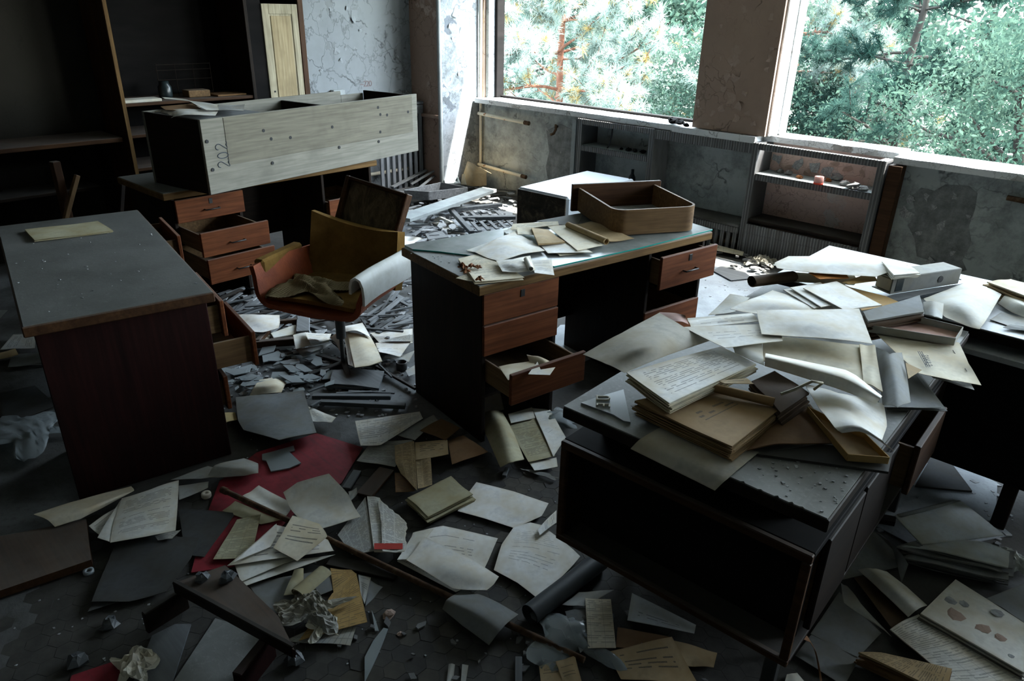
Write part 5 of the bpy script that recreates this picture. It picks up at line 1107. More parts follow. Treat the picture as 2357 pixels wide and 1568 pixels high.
for i, (x, y) in enumerate([(605, 705), (628, 735), (665, 698), (705, 705), (720, 790)]):
    crumple('dry_leaf', ['curled brown leaf at left edge of the typed sheets', 'largest brown leaf on the typed sheets', 'brown leaf in the middle of the leaf clump', 'brown leaf at right of the leaf clump', 'flat brown leaf on the corner strip'][i], 'leaf', U(*KM((x, y)), z=.7725), i * 1.3, .045, .035, .035, 'leaf_brown', 30 + i, 7, th=.001, base=.001)
S('large cream sheet lying in the open drawer of middle desk', K3, [[(1870, 575), (2090, 538)], [(1900, 620, .01), (2110, 575, .01)], [(1930, 664), (2125, 610)]], .395, 'cream')
S('rolled cream sheet at back of the open drawer of middle desk', K3, [(2050, 498), (2225, 550), (2200, 582), (2070, 545)], .40, 'cream', bump=.02)
POLY('pointed paper corner over edge of the open drawer', K3, [(2060, 620), (2120, 540), (2140, 590), (2235, 575), (2200, 625)], .425, .001, 'white:blank')
# ================================================================== left desk and crate
STACK('thin greenish booklet on the left desk', KL, [(128, 155), (505, 112), (582, 160), (178, 210)], .761, .008, 'olive', 3, 'olive', 'booklet', 'booklet', jit=.004, wave=.002)
S('curled white sheet over left end of the crate', K1, [[(1120, 770, -.01), (1250, 758), (1515, 766)], [(1098, 870, -.09), (1235, 806), (1495, 806)]], 1.19, 'white', wave=.002)
S('white sheet leaning across the open crate', K1, [(1305, 700), (1505, 730), (1520, 765), (1432, 770)], 1.20, 'pale')
S('typed grey card on the crate', K1, [(1515, 730), (1700, 728), (1690, 770), (1500, 768)], 1.196, 'grey:typed', 'card', 'index_card')
S('brown folder under the papers on the crate', K1, [(1115, 745), (1335, 722), (1420, 772), (1150, 768)], 1.186, 'brown', 'folder', 'folder')
S('thin white strip at back of the crate papers', K1, [(1122, 678), (1265, 688), (1330, 705), (1150, 690)], 1.195, 'pale')
# ================================================================== floor: large pieces first
POLY('bent red fibreboard sheet on the floor left of centre', K0, [(440, 1318), (470, 1200), (505, 1108), (590, 1042), (728, 997), (835, 1030), (786, 1112), (700, 1160), (560, 1300)], .006, .004, 'red_board', 'red_board', 'board')
POLY('red fibreboard corner at the bottom left edge', K0, [(150, 1600), (165, 1555), (282, 1516), (286, 1600)], .004, .004, 'red_board', 'red_board', 'board')
POLY('big brown door panel lying flat at the left edge', K4, [(-250, 640), (0, 560), (600, 440), (636, 722), (0, 938), (-250, 1020)], .012, .03, 'wood_brown', 'door_panel_board', 'board')
POLY('pale linoleum sheet on the floor beyond the middle desk', K0, [(1595, 655), (1640, 590), (1740, 612), (1800, 660), (1690, 730), (1590, 735)], .002, .003, 'floor_dust', 'linoleum_sheet', 'linoleum')
POLY('pale linoleum sheet seen under the middle desk', K0, [(1225, 815), (1290, 748), (1420, 740), (1425, 800), (1300, 850)], .002, .003, 'floor_dust', 'linoleum_sheet', 'linoleum')
POLY('pale linoleum on the floor right of the near right desk', K7, [(560, 500), (700, 380), (1000, 230), (1330, 390), (1320, 620), (1420, 700), (900, 800), (600, 640)], .002, .003, 'floor_dust', 'linoleum_sheet', 'linoleum')
POLY('dusty pale linoleum on the floor by the white refrigerator', K0, [(905, 560), (930, 520), (1040, 470), (1180, 470), (1180, 540), (1100, 560), (960, 575)], .002, .003, 'floor_dust', 'linoleum_sheet', 'linoleum')
# rusty pipe and cardboard tube
a, b_ = Vector(U(511, 1127, z=.045)), Vector(U(1345, 1520, z=.02)); rp = empty('rusty_pipe', (a + b_) / 2); tag(rp, 'long rusty pipe lying diagonally across the papers', 'pipe'); d = (b_ - a) / 2
MB().tube([-d, -d * .5 + Vector((0, 0, .002)), Vector((0, 0, .0)), d * .5, d], .0105, 12).build('pipe_run', 'rust', rp); MB().tube([-d, -d * .965], .0135, 12).build('collar', 'rust', rp)
a, b_ = Vector(U(*K6((178, 1175)), z=.036)), Vector(U(*K6((600, 850)), z=.036)); d = b_ - a; o = MB().tube([(0, 0, 0), d], .034, 18, False).tube([d * .001, d * .999], .029, 18, False).build('cardboard_tube', 'tube_grey', loc=a); tag(o, 'thick dark grey tube under the near right desk', 'tube')
ro = MB(); ro.tube([(0, 0, 0), d], .0345, 18, False)
# overturned drawer at bottom left
bw = empty('broken_furniture', U(*K4((1600, 1100)), z=0)); tag(bw, 'dark broken wooden drawer frame at the bottom left', 'drawer'); O_ = Vector(bw.location)
def lp(pt, z): return Vector(U(*K4(pt), z=z)) - O_
q = [lp(p, .13) for p in ((1215, 885), (1570, 760), (1935, 1110), (2055, 1355))]; MB().prism([(p.x, p.y) for p in q], .10, .13).build('top_board', 'wood_brown', bw)
b = MB(); b.bar(lp((1220, 905), .115), lp((2050, 1360), .115), .016, .045); b.build('edge_board', 'wood_dark', bw)
b = MB(); b.bar(lp((1010, 1165), .05), lp((1300, 985), .05), .02, .08); b.build('side_board', 'wood_dark', bw); b = MB(); b.bar(lp((1660, 1600), .05), lp((1890, 1310), .05), .03, .09); b.build('side_board', 'wood_maroon', bw)
q = [lp(p, .006) for p in ((1190, 1600), (1500, 1130), (1900, 1250), (1650, 1600))]; MB().prism([(p.x, p.y) for p in q], .0, .006).build('bottom_board', 'lino', bw)
POLY('grey plank lying under the broken drawer', K4, [(900, 1640), (1060, 1250), (1220, 1170), (1330, 1170), (1180, 1640)], .002, .006, 'wood_slate', 'plank', 'plank')
# ================================================================== floor: papers in the foreground
P4 = [
 ('cream sheet rolled at one end on the left door panel', [[(235, 410, .0), (560, 310, .015), (915, 212)], [(330, 450, .02), (640, 370, .03), (935, 245)], [(385, 500, .0), (560, 440, .012), (720, 362)]], .046, 'cream', {}),
 ('grey typed page lying under the large typed page', [(620, 490), (800, 370), (900, 420), (700, 560)], .040, 'pale:typed', {}),
 ('large typed page beside the left door panel', [[(850, 300), (1050, 235, .01), (1247, 175)], [(790, 470), (1020, 400, .008), (1238, 350)], [(768, 606), (1000, 570), (1224, 522)]], .052, 'pale:typed', {}),
 ('folded edge of the large typed page', [(838, 310), (860, 300), (775, 606), (680, 572)], .050, 'pale', {}),
 ('printed grey scrap behind the large typed page', [(1080, 560), (1260, 515), (1200, 580), (1100, 590)], .030, 'grey:typed', {}),
 ('torn pale strip in front of the left desk', [(1190, 165), (1450, 75), (1660, 130), (1400, 160)], .030, 'grey', {}),
 ('bent pale leaf at the foot of the left desk', [[(1440, 150), (1500, 70, .02), (1700, 20)], [(1560, 150), (1660, 90, .03), (1800, 60)], [(1680, 145), (1740, 130), (1800, 120)]], .030, 'grey', {}),
 ('grey strip under the bent pale leaf', [(1240, 210), (1455, 182), (1450, 225), (1250, 310)], .018, 'grey', {}),
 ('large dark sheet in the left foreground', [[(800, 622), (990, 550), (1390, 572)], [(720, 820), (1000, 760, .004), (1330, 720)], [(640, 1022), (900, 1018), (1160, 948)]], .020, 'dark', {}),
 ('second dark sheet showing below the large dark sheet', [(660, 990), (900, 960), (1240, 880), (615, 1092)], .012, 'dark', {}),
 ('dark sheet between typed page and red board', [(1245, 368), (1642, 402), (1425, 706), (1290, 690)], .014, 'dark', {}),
 ('tan fold under the rusty pipe', [(1550, 385), (1640, 320), (1960, 450), (1820, 480)], .014, 'olive', {}),
]
for lb, pts, z, m, k in P4: S(lb, K4, pts, z, m, **k)
P5 = [
 ('yellowed printed sheet on the red board', [(180, 540), (332, 508), (270, 782), (30, 792)], .022, 'olive:table', {}),
 ('grey sheet behind the pipe end on the red board', [(215, 395), (318, 328), (540, 445), (490, 520)], .024, 'pale', {}),
 ('square white sheet with rounded curl beside the rusty pipe', [[(472, 372), (560, 310, .02), (760, 252, .05)], [(520, 480), (680, 420, .015), (880, 380, .03)], [(600, 560), (760, 540, .004), (920, 460)], [(720, 595), (850, 560), (962, 525)]], .045, 'pale', {}),
 ('lowest white sheet of the bold-typed bundle', [(185, 870), (480, 800), (800, 765), (225, 965)], .026, 'pale', {}),
 ('middle white sheet of the bold-typed bundle', [(160, 815), (420, 720), (770, 700), (205, 935)], .032, 'pale', {}),
 ('white bold-typed letter in the foreground', [(420, 575), (740, 640), (790, 740), (118, 832)], .042, 'white:bold', {}),
 ('tan bold-typed letter lying across the white one', [[(530, 518), (700, 570)], [(470, 620, .01), (750, 650, .004)], [(410, 722), (560, 802)]], .054, 'cream:bold', {}),
 ('folded white corner left of the tan letter', [(160, 812), (430, 568), (432, 640), (390, 715)], .052, 'white', {}),
 ('left half of the fanned timetable brochure', [(815, 640), (990, 398), (1048, 742), (905, 762)], .030, 'grey:news', {}),
 ('torn scrap poking out beside the timetable brochure', [(885, 365), (935, 340), (940, 380), (890, 430)], .020, 'grey', {}),
 ('large white sheet lying flat at centre right', [[(1690, 305), (1930, 365), (2145, 440)], [(1620, 400), (1850, 460, .003), (2100, 520)], [(1572, 487), (1740, 535), (1925, 592)]], .012, 'white', {}),
 ('big white handwritten map sheet near the grey tube', [[(1925, 592), (2030, 560), (2100, 575)], [(1850, 700), (2050, 700, .003), (2345, 772)], [(1800, 860), (1950, 940), (2082, 1045)]], .016, 'white:hand', {}),
 ('curled white corner under the edge of the right desk', [(2195, 480), (2195, 560), (2090, 640), (2075, 605)], .030, 'white:typed', {}),
 ('lowest white sheet of the clipped bundle', [(1190, 805), (1300, 690), (1750, 900), (1560, 1000)], .020, 'pale:typed', {}),
 ('white clipped form with typed heading', [[(1290, 625), (1480, 580), (1825, 660)], [(1260, 720), (1500, 690, .004), (1790, 740)], [(1230, 800), (1500, 830), (1740, 850)]], .030, 'white:sparse', {}),
 ('left leaf of the clipped bundle', [(1190, 795), (1300, 620), (1420, 600), (1270, 790)], .034, 'pale', {}),
 ('white folded sheet on top of the clipped bundle', [[(1360, 650), (1600, 760, .012), (1832, 902)], [(1300, 735), (1560, 860, .018), (1800, 950)], [(1250, 800), (1540, 975), (1755, 986)]], .046, 'white', {}),
 ('dark folder below the olive curl', [(250, 950), (760, 850), (842, 960), (400, 1152)], .012, 'slate', {}),
 ('ochre ledger sheet under the crumpled paper', [(780, 1010), (932, 880), (1002, 1190), (570, 1305)], .018, 'ochre:table', {}),
 ('upper corner of ochre ledger sheet', [(770, 850), (900, 860), (935, 885), (790, 1010)], .014, 'ochre:table', {}),
 ('grey lined sheet below the ochre ledger sheet', [(480, 1310), (640, 1230), (932, 1215), (895, 1336)], .008, 'grey:form', {}),
 ('pale printed slip right of the ochre ledger sheet', [(945, 890), (1025, 905), (985, 1075), (960, 1010)], .010, 'grey:typed', {}),
 ('thin grey slip beside the pale printed slip', [(1020, 925), (1100, 970), (990, 1092), (1000, 1000)], .006, 'slate', {}),
 ('grey sheet bent over the rusty pipe', [[(1475, 1105, .0), (1510, 1040, .02), (1600, 985, .0)], [(1600, 1210, .01), (1680, 1120, .045), (1770, 1040, .02)], [(1770, 1338, .0), (1850, 1230, .03), (1955, 1140, .0)]], .022, 'slate', {}),
 ('tan card with paperclip at the bottom edge', [(2085, 1465), (2200, 1435), (2260, 1600), (2100, 1600)], .020, 'tan:sparse', {}),
 ('second tan card overlapping the clipped tan card', [(2190, 1440), (2312, 1400), (2360, 1590), (2250, 1600)], .024, 'tan:sparse', {}),
 ('white torn strip at the bottom centre', [(1515, 1452), (1555, 1455), (1540, 1590), (1500, 1590)], .006, 'grey', {}),
 ('second white torn strip at the bottom centre', [(1600, 1455), (1640, 1460), (1620, 1590), (1590, 1590)], .006, 'grey', {}),
]
for lb, pts, z, m, k in P5: S(lb, K5, pts, z, m, **k)
t = S('right half of the fanned timetable brochure with red band', K5, [(1000, 392), (1080, 402), (1242, 748), (1045, 748)], .034, 'pale:news')
t2 = S('wide leaf of the timetable brochure with torn upper edge', K5, [(1075, 410), (1252, 560), (1240, 746), (1100, 746)], .040, 'pale:news', torn=.004)
p = [U(*K5(q_), z=.0425)[:2] for q_ in ((1045, 690), (1225, 690), (1225, 728), (1045, 728))]; b = MB(); b.prism([(p_[0] - t2.location.x, p_[1] - t2.location.y) for p_ in p], .0025, .0032); b.build('red_band', 'ink_red', t2)
STACK('pile of yellowish cards in the middle of the floor', K5, [(1255, 400), (1530, 270), (1668, 385), (1385, 520)], .012, .030, 'olive', 6, 'olive', 'card_pile', 'cards', jit=.012)
ROLL('pale olive sheet rolled up in the foreground', K5, (560, 1010), (735, 860), .022, .030, 'olive', turns=1.5, flat=.6)
S('loose end of the rolled olive sheet', K5, [(540, 860), (600, 850), (600, 1010), (475, 1020)], .030, 'olive', bump=.006)
crumple('crumpled_paper', 'crumpled grey paper ball on the ochre ledger sheet', 'paper', U(*K5((640, 1130)), z=.024), .6, .24, .17, .075, 'paper:grey:blank', 3, 20, th=.001)
crumple('crumpled_paper', 'smoother white fold in front of the crumpled grey paper', 'paper', U(*K5((715, 1225)), z=.022), -.4, .12, .10, .03, 'paper:pale:blank', 9, 12, th=.001)
crumple('crumpled_paper', 'upright crumpled white scrap at the bottom left', 'paper', U(*K4((950, 1500)), z=.003), 1.2, .13, .15, .09, 'paper:pale:blank', 13, 12, th=.001)
crumple('plastic_bag', 'crumpled clear plastic on the floor behind the left desk', 'plastic', U(*KL((150, 1215)), z=.004), .3, .45, .35, .07, 'film', 15, 18, th=.001)
crumple('plastic_bag', 'crumpled clear plastic beside the grey tube', 'plastic', U(*K6((420, 1330)), z=.004), .9, .30, .26, .06, 'film', 17, 16, th=.001)
crumple('plastic_bag', 'crumpled clear plastic behind the near right desk', 'plastic', U(*K3((2260, 930)), z=.004), .9, .22, .20, .07, 'film', 19, 14, th=.001)
P6 = [
 ('tan ruled card standing out beside the grey tube', [(508, 1080), (660, 1086), (690, 1376), (524, 1376)], .030, 'cream:table', {}),
 ('grey sheet left of the tan ruled card', [(388, 1160), (525, 1128), (530, 1350), (478, 1405)], .022, 'slate', {}),
 ('pale torn sheet above the tan ruled card', [(370, 1120), (470, 1045), (680, 1030), (500, 1130)], .026, 'grey', {}),
 ('bluish printed sheet under the near right desk', [(785, 1050), (1165, 1240), (1155, 1290), (758, 1210)], .018, 'blue:sparse', {}),
 ('tan printed leaflet at the bottom centre right', [(640, 1398), (1022, 1308), (1180, 1590), (720, 1560)], .016, 'tan:bold', {}),
 ('dim tan sheet behind the tan printed leaflet', [(1030, 1330), (1292, 1402), (1270, 1490), (1110, 1480)], .012, 'tan', {}),
 ('dim brown sheet under the tan printed leaflet', [(700, 1250), (1010, 1310), (900, 1390), (690, 1370)], .010, 'brown', {}),
]
for lb, pts, z, m, k in P6: S(lb, K6, pts, z, m, **k)
P3 = [
 ('bright white sheet behind the orange armchair foot', [[(170, 240), (320, 240, .01), (458, 243)], [(220, 300), (340, 300, .01), (460, 290)], [(262, 350), (350, 352), (452, 326)]], .085, 'white', {}),
 ('thin white sheet right of the grey notebook', [(270, 360), (400, 370), (380, 420), (290, 440)], .04, 'pale', {}),
 ('grey cardboard leaf with print beside the chair stem', [(545, 368), (640, 350), (720, 420), (562, 462)], .06, 'pale', {}),
 ('printed page curling behind the chair stem', [[(620, 350), (700, 362), (792, 362)], [(640, 400, .03), (710, 410, .035), (780, 400, .02)], [(662, 438), (720, 430), (770, 415)]], .075, 'white:typed', {}),
 ('grey cone-shaped sheet in front of the printed page', [[(560, 462), (680, 445, .02), (800, 425)], [(585, 490), (660, 480, .025), (750, 455)], [(612, 516), (660, 495), (700, 480)]], .05, 'slate', {}),
 ('large opened grey envelope on the floor', [[(175, 772), (400, 750), (612, 728)], [(190, 918), (420, 890, .008), (655, 872)], [(225, 985), (455, 1046, .03), (696, 1000)]], .040, 'slate', {'th': .003}),
 ('typed white corner beside the grey envelope', [(640, 832), (822, 902), (795, 935), (668, 925)], .030, 'pale:typed', {}),
 ('yellow scrap by the foot of the left desk', [(70, 872), (172, 868), (186, 915), (98, 940)], .030, 'yellow', {}),
 ('white printed page with paperclip left of the middle desk', [[(945, 925), (1150, 895), (1360, 865)], [(960, 1000), (1130, 975, .01), (1372, 890)], [(980, 1082), (1110, 1080), (1382, 908)]], .050, 'white:table', {}),
 ('grey printed sheet below the paperclip page', [(1050, 1062), (1322, 1045), (1202, 1222), (955, 1182)], .030, 'grey:typed', {}),
 ('pale sheet tucked behind the paperclip page', [(1200, 1010), (1450, 885), (1480, 920), (1330, 1050)], .036, 'grey', {}),
 ('brown newspaper strip left of the yellowish cards', [[(1200, 1085), (1325, 1055)], [(1205, 1190, .008), (1335, 1190, .008)], [(1240, 1260), (1345, 1375)]], .040, 'tan:news', {}),
 ('torn brown newspaper with black headings', [(1330, 1060), (1540, 1048), (1546, 1140), (1335, 1180)], .046, 'tan:bold', {}),
 ('lower strip of the torn brown newspaper', [(1335, 1170), (1432, 1160), (1442, 1335), (1350, 1362)], .042, 'tan:news', {}),
 ('brown newspaper corner under the strips', [(1200, 1260), (1310, 1250), (1330, 1375), (1205, 1388)], .022, 'brown:news', {}),
 ('brown card behind the torn newspaper', [(1362, 985), (1500, 908), (1622, 966), (1530, 1050)], .048, 'brown', {}),
 ('rust-brown card at the foot of the middle desk', [(1540, 1050), (1642, 1018), (1802, 1122), (1570, 1205)], .036, 'brown', {}),
 ('olive folder cover curved at the front of the middle desk', [[(1745, 882, .0), (1830, 858, .03), (1895, 868)], [(1790, 1020, .0), (1900, 980, .04), (1970, 1010)], [(1880, 1222), (1960, 1190, .02), (2035, 1170)]], .045, 'olive', {'th': .003}),
 ('olive printed page inside the opened folder', [(1898, 900), (2090, 870), (2232, 1150), (2062, 1190)], .030, 'olive:typed', {}),
 ('white strip page beside the olive printed page', [(2085, 845), (2200, 850), (2302, 1030), (2222, 1152)], .036, 'pale:title', {}),
 ('white top page of the opened folder', [(1930, 880), (2085, 838), (2105, 905), (1950, 940)], .040, 'pale', {}),
 ('white sheet under the opened folder', [(2065, 1190), (2242, 1160), (2250, 1222), (2100, 1246)], .020, 'pale', {}),
 ('grey torn sheets below the opened folder', [(2010, 1235), (2110, 1240), (2252, 1290), (2230, 1306)], .012, 'slate', {'torn': .006}),
 ('white sheet lying under the middle desk drawer', [(1745, 760), (1880, 745), (1905, 850), (1745, 885)], .020, 'pale', {}),
 ('cream page curling near the glass shards', [[(262, 762), (300, 700, .02), (330, 660)], [(330, 755), (400, 700, .03), (440, 640)], [(470, 740), (490, 700), (505, 680)]], .030, 'cream', {}),
 ('white sheet under the open book', [(1040, 358), (1315, 330), (1316, 420), (1110, 430)], .045, 'white', {}),
 ('stamped white form right of the open book', [(1075, 425), (1318, 395), (1235, 512), (1100, 482)], .052, 'white:sparse', {}),
 ('folded printed sheet right of the open book', [(1110, 412), (1200, 385), (1316, 370), (1316, 412)], .060, 'grey:typed', {}),
 ('grey sheets below the stamped form', [(1110, 510), (1230, 515), (1330, 470), (1290, 545)], .028, 'grey', {}),
 ('crisp grey scrap beside the dark cup', [(1270, 600), (1340, 560), (1340, 620), (1290, 640)], .024, 'grey', {}),
]
for lb, pts, z, m, k in P3: S(lb, K3, pts, z, m, **k)
# open book thrown over the papers
ob = empty('open_book', U(*K3((960, 470)), z=.03)); tag(ob, 'open white book face up beside the chair stem', 'book')
def bpart(pts, z, m, nm, **k): return sheet_obj(world_grid(K3, pts, z), pm(m), nm, ob, **k)
bpart([[(850, 322), (920, 305), (992, 290)], [(870, 350), (960, 345, .02), (1046, 386)]], .085, 'white', 'back_page')
bpart([[(865, 345, .02), (830, 360, .03), (780, 385)], [(870, 400, .02), (845, 415, .03), (820, 420)], [(862, 470), (855, 475), (848, 482)]], .08, 'white', 'page')
bpart([[(895, 350), (970, 362, .01), (1048, 386)], [(915, 460), (1000, 455, .012), (1085, 455)], [(942, 578), (1035, 565, .004), (1120, 540)]], .075, 'cream', 'cover_page', th=.004)
for i in range(4): bpart([(872 + i * 7, 352), (898, 352), (942, 578), (900 + i * 10, 560 + i * 4)], .060 + i * .003, 'white', 'page', res=6)
STACK('small grey notebook on the floor behind the chair', K3, [(400, 356), (560, 306), (576, 360), (420, 388)], .03, .022, 'pale', 3, 'grey', 'notebook', 'notebook', jit=.003)
wf = empty('broken_crate', U(*K3((470, 340)), z=.0)); tag(wf, 'broken wooden frame on the floor behind the chair', 'frame'); O_ = Vector(wf.location)
for (a, b_, w, m) in [((300, 428), (552, 405), .035, 'wood_brown'), ((612, 262), (608, 362), .075, 'wood_grey'), ((455, 292), (580, 280), .03, 'wood_brown'), ((310, 428), (420, 300), .03, 'wood_brown')]:
    A, B = Vector(U(*K3(a), z=.05)) - O_, Vector(U(*K3(b_), z=.05)) - O_; mb = MB(); mb.bar(A, B, w, .04); mb.build('frame_bar', m, wf)
o = MB().lathe([(.0, .0), (.028, 0), (.03, .01), (.03, .045), (.026, .047), (.026, .006), (0, .006)], 18).build('metal_cup', 'metal_dark', loc=U(*K3((1245, 590)), z=.002)); tag(o, 'small dark metal cup on the floor left of middle desk', 'cup')
POLY('dark grey glass piece with a notch on the red board', K3, [(345, 1135), (400, 1122), (548, 1080), (556, 1110), (518, 1118), (596, 1192), (520, 1225), (402, 1246), (372, 1178), (345, 1172)], .013, .005, 'glass_shard', 'glass_piece', 'glass')
POLY('torn grey board near the planks', K3, [(800, 592), (1000, 588), (1132, 600), (1098, 712), (940, 690), (780, 680)], .020, .012, 'wood_slate', 'board', 'board')
BAR('upper of two long dark planks left of the middle desk', K3, (670, 764), (1175, 766), .022, .030, .022, 'wood_slate', 'plank'); BAR('lower of two long dark planks left of the middle desk', K3, (718, 800), (1268, 826), .012, .030, .022, 'wood_slate', 'plank')
BAR('dark stick pointing from the dark cup to middle desk', K3, (1080, 570), (1335, 715), .012, .016, .014, 'wood_dark', 'stick'); BAR('dark brown plank by the yellowish cards', K3, (1000, 1405), (1150, 1235), .008, .07, .014, 'wood_brown', 'plank'); BAR('slate plank beside the square white sheet', K3, (885, 1360), (960, 1245), .006, .035, .012, 'wood_slate', 'plank')
BAR('dark plank under the rusty pipe', K5, (760, 800), (1190, 890), .004, .05, .014, 'wood_dark', 'plank'); BAR('small dark peg near the opened folder', K3, (1905, 1280), (1925, 1225), .006, .018, .012, 'wood_slate', 'peg')
BAR('narrow slate strip at the bottom centre right', K5, (1955, 1600), (1955, 1405), .006, .022, .008, 'wood_slate', 'strip')
POLY('long pointed glass splinter in the foreground', K5, [(985, 1405), (1040, 1300), (1105, 1220), (1132, 1228), (1085, 1350), (1040, 1450), (985, 1560)], .005, .004, 'glass_shard', 'glass_splinter', 'glass'); POLY('thin glass splinter above the long pointed one', K5, [(1030, 1110), (1050, 1160), (1075, 1240), (1050, 1240)], .005, .003, 'glass_shard', 'glass_splinter', 'glass')
for i, (x, y, s, lb) in enumerate([(1140, 1140, .045, 'pale flat stone on the bare tiles in the foreground'), (1208, 1262, .018, 'tiny pale stone below the flat stone')]): lump('stone', lb, 'stone', U(*K5((x, y)), z=.002), s, 'plaster_pink', None, .3, 80 + i)
o = MB().lathe([(.006, 0), (.017, 0), (.019, .004), (.019, .016), (.017, .02), (.006, .02), (.006, 0)], 16).build('plastic_spool', 'letter_cream', loc=U(*K4((1440, 285)), z=.002)); tag(o, 'small white plastic spool at edge of the red board', 'spool')
o = MB().lathe([(.008, 0), (.017, .0), (.017, .012), (.008, .012), (.008, 0)], 14).build('metal_ring', 'fridge', loc=U(*K4((620, 815)), z=.002)); tag(o, 'shiny metal ring below the left door panel', 'ring')
for i, (x, y, s, lb) in enumerate([(765, 1180, .06, 'dark plastic bit below the large dark sheet'), (540, 1440, .06, 'dark plastic bit at the bottom left'), (1410, 855, .045, 'small holed plastic tile on the broken drawer'), (1590, 860, .055, 'dark crumpled bit on the broken drawer'), (2060, 1420, .06, 'dark plastic bit right of the broken drawer')]):
    lump('plastic_bit', lb, 'debris', U(*K4((x, y + 8)), z=.131 if i in (2, 3) else .003), s, 'tube_grey', None, .5, 90 + i)
# ================================================================== floor: bottom right
P7 = [
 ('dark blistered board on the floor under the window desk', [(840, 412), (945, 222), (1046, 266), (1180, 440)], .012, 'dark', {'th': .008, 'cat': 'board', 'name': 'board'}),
 ('large dim grey sheet right of the near right desk', [(430, 640), (570, 655), (800, 880), (410, 972)], .02, 'slate', {}),
 ('curling edge of the dim grey sheet', [[(560, 655), (640, 700, .02)], [(700, 770, .02), (745, 800, .05)], [(760, 992), (800, 880, .03)]], .03, 'slate', {}),
 ('white curled leaf at the lower right', [[(500, 910, .0), (590, 905, .03), (672, 922)], [(640, 1040, .01), (700, 1000, .04), (790, 1010)], [(800, 1190), (850, 1150, .02), (912, 1122)]], .04, 'pale', {}),
 ('dark cover beneath the white curled leaf', [(480, 960), (560, 940), (800, 1190), (700, 1260)], .025, 'umber', {}),
 ('narrow white sheet with upturned edge at lower right', [[(400, 990, .0), (440, 1010, .03)], [(420, 1105), (520, 1110, .02)], [(640, 1260), (700, 1310)]], .03, 'pale', {}),
 ('grey sheet beside the leg of the near right desk', [(220, 1290), (390, 1045), (640, 1290), (500, 1430)], .015, 'slate', {}),
 ('second grey sheet at foot of the near right desk', [(130, 1420), (230, 1290), (520, 1420), (420, 1600)], .012, 'slate', {}),
 ('white sheet corner at the bottom right centre', [(80, 1530), (140, 1525), (210, 1600), (60, 1600)], .010, 'pale', {}),
 ('perforated grey sheet at the right edge', [(1262, 1082), (1500, 990), (1500, 1235), (1380, 1150)], .03, 'slate', {}),
]
for lb, pts, z, m, k in P7: S(lb, K7, pts, z, m, **k)
STACK('thick pile of blue-grey brochures at the right edge', K7, [(760, 770), (1000, 700), (1400, 810), (1390, 905)], .005, .085, 'blue', 14, 'slate', 'brochure_pile', 'brochures', jit=.022, wave=.010)
S('blue-grey folder cover on the pile of brochures', K7, [(722, 590), (1110, 500), (1365, 702), (880, 762)], .098, 'blue', 'folder', 'folder', th=.004, wave=.003)
S('turned-back strip on the blue-grey folder cover', K7, [(730, 585), (1050, 495), (1112, 502), (760, 600)], .106, 'slate', 'folder', 'folder_flap')
crumple('crumpled_paper', 'crumpled grey paper at right end of the brochure pile', 'paper', U(*K7((1430, 900)), z=.02), .2, .16, .18, .08, 'paper:blue:blank', 23, 14, th=.001)
STACK('stained white cover with peeling patches at the lower right corner', K7, [[(1082, 966), (1500, 1235)], [(872, 1172), (1500, 1530)]], .03, .03, 'pale', 5, 'grey', 'stained_cover', 'cover', jit=.006)
ORD = ordinals([1075, 1245, 1345, 1135, 1050, 1330, 1410])
for i, (x, y, s) in enumerate([(1075, 1180, .055), (1245, 1260, .05), (1345, 1310, .035), (1135, 1110, .03), (1050, 1090, .035), (1330, 1165, .035), (1410, 1420, .02)]):
    lump('paint_chip', 'peeling chip on the stained white cover, ' + ORD[i], 'debris', U(*K7((x, y)), z=.0625), s, 'plaster_pink' if i < 3 else 'plaster', 'chips on the stained cover', .08, 110 + i)
S('concertina ledger printout at the bottom right corner', K7, [[(690, 1268), (770, 1215, .01), (862, 1172)], [(850, 1400), (1000, 1370, .01), (1130, 1330)], [(1080, 1600), (1300, 1600), (1500, 1560)]], .035, 'pale:table', 'paper', 'ledger_sheet', th=.004)
STACK('bundle of brown newspapers at the bottom right', K7, [(505, 1400), (640, 1402), (1060, 1500), (1020, 1640)], .01, .05, 'tan:news', 5, 'brown', 'newspaper_bundle', 'newspapers', jit=.008)
b = MB(); pr = [U(*K7(p), z=z) for p, z in (((100, 1292), .12), ((160, 1300), .10), ((210, 1320), .06), ((245, 1380), .03), ((262, 1440), .02), ((290, 1600), .02))]; rows = [[tuple(Vector(p) + Vector((-.008, .008, 0))), tuple(Vector(p) + Vector((.008, -.008, 0)))] for p in pr]
o = surf(rows, .001, 'ribbon', 'fabric_ribbon', None); tag(o, 'brown ribbon hanging by the leg of the near right desk', 'ribbon')
POLY('black flat strip on the floor right of the near desk', K7, [(575, 560), (730, 592), (725, 625), (590, 600)], .02, .02, 'wood_dark', 'strip', 'strip')
# ================================================================== behind the left desk
for lb, pts, z, m in [('typed page on the floor behind the left desk', [(0, 775), (70, 697), (186, 690), (180, 766)], .03, 'grey:typed'), ('tan folded note behind the left desk', [(-40, 800), (80, 770), (96, 800), (-40, 835)], .035, 'tan'),
    ('dim grey file behind the left desk', [(42, 865), (60, 800), (205, 790), (215, 852)], .02, 'slate'), ('slate sheet leaning behind the left desk', [(-60, 560), (-20, 570), (40, 570), (-40, 660)], .02, 'slate'), ('dark sheet on the floor behind the left desk', [(0, 1000), (180, 960), (290, 1060), (20, 1180)], .01, 'dark')]: S(lb, KL, pts, z, m)
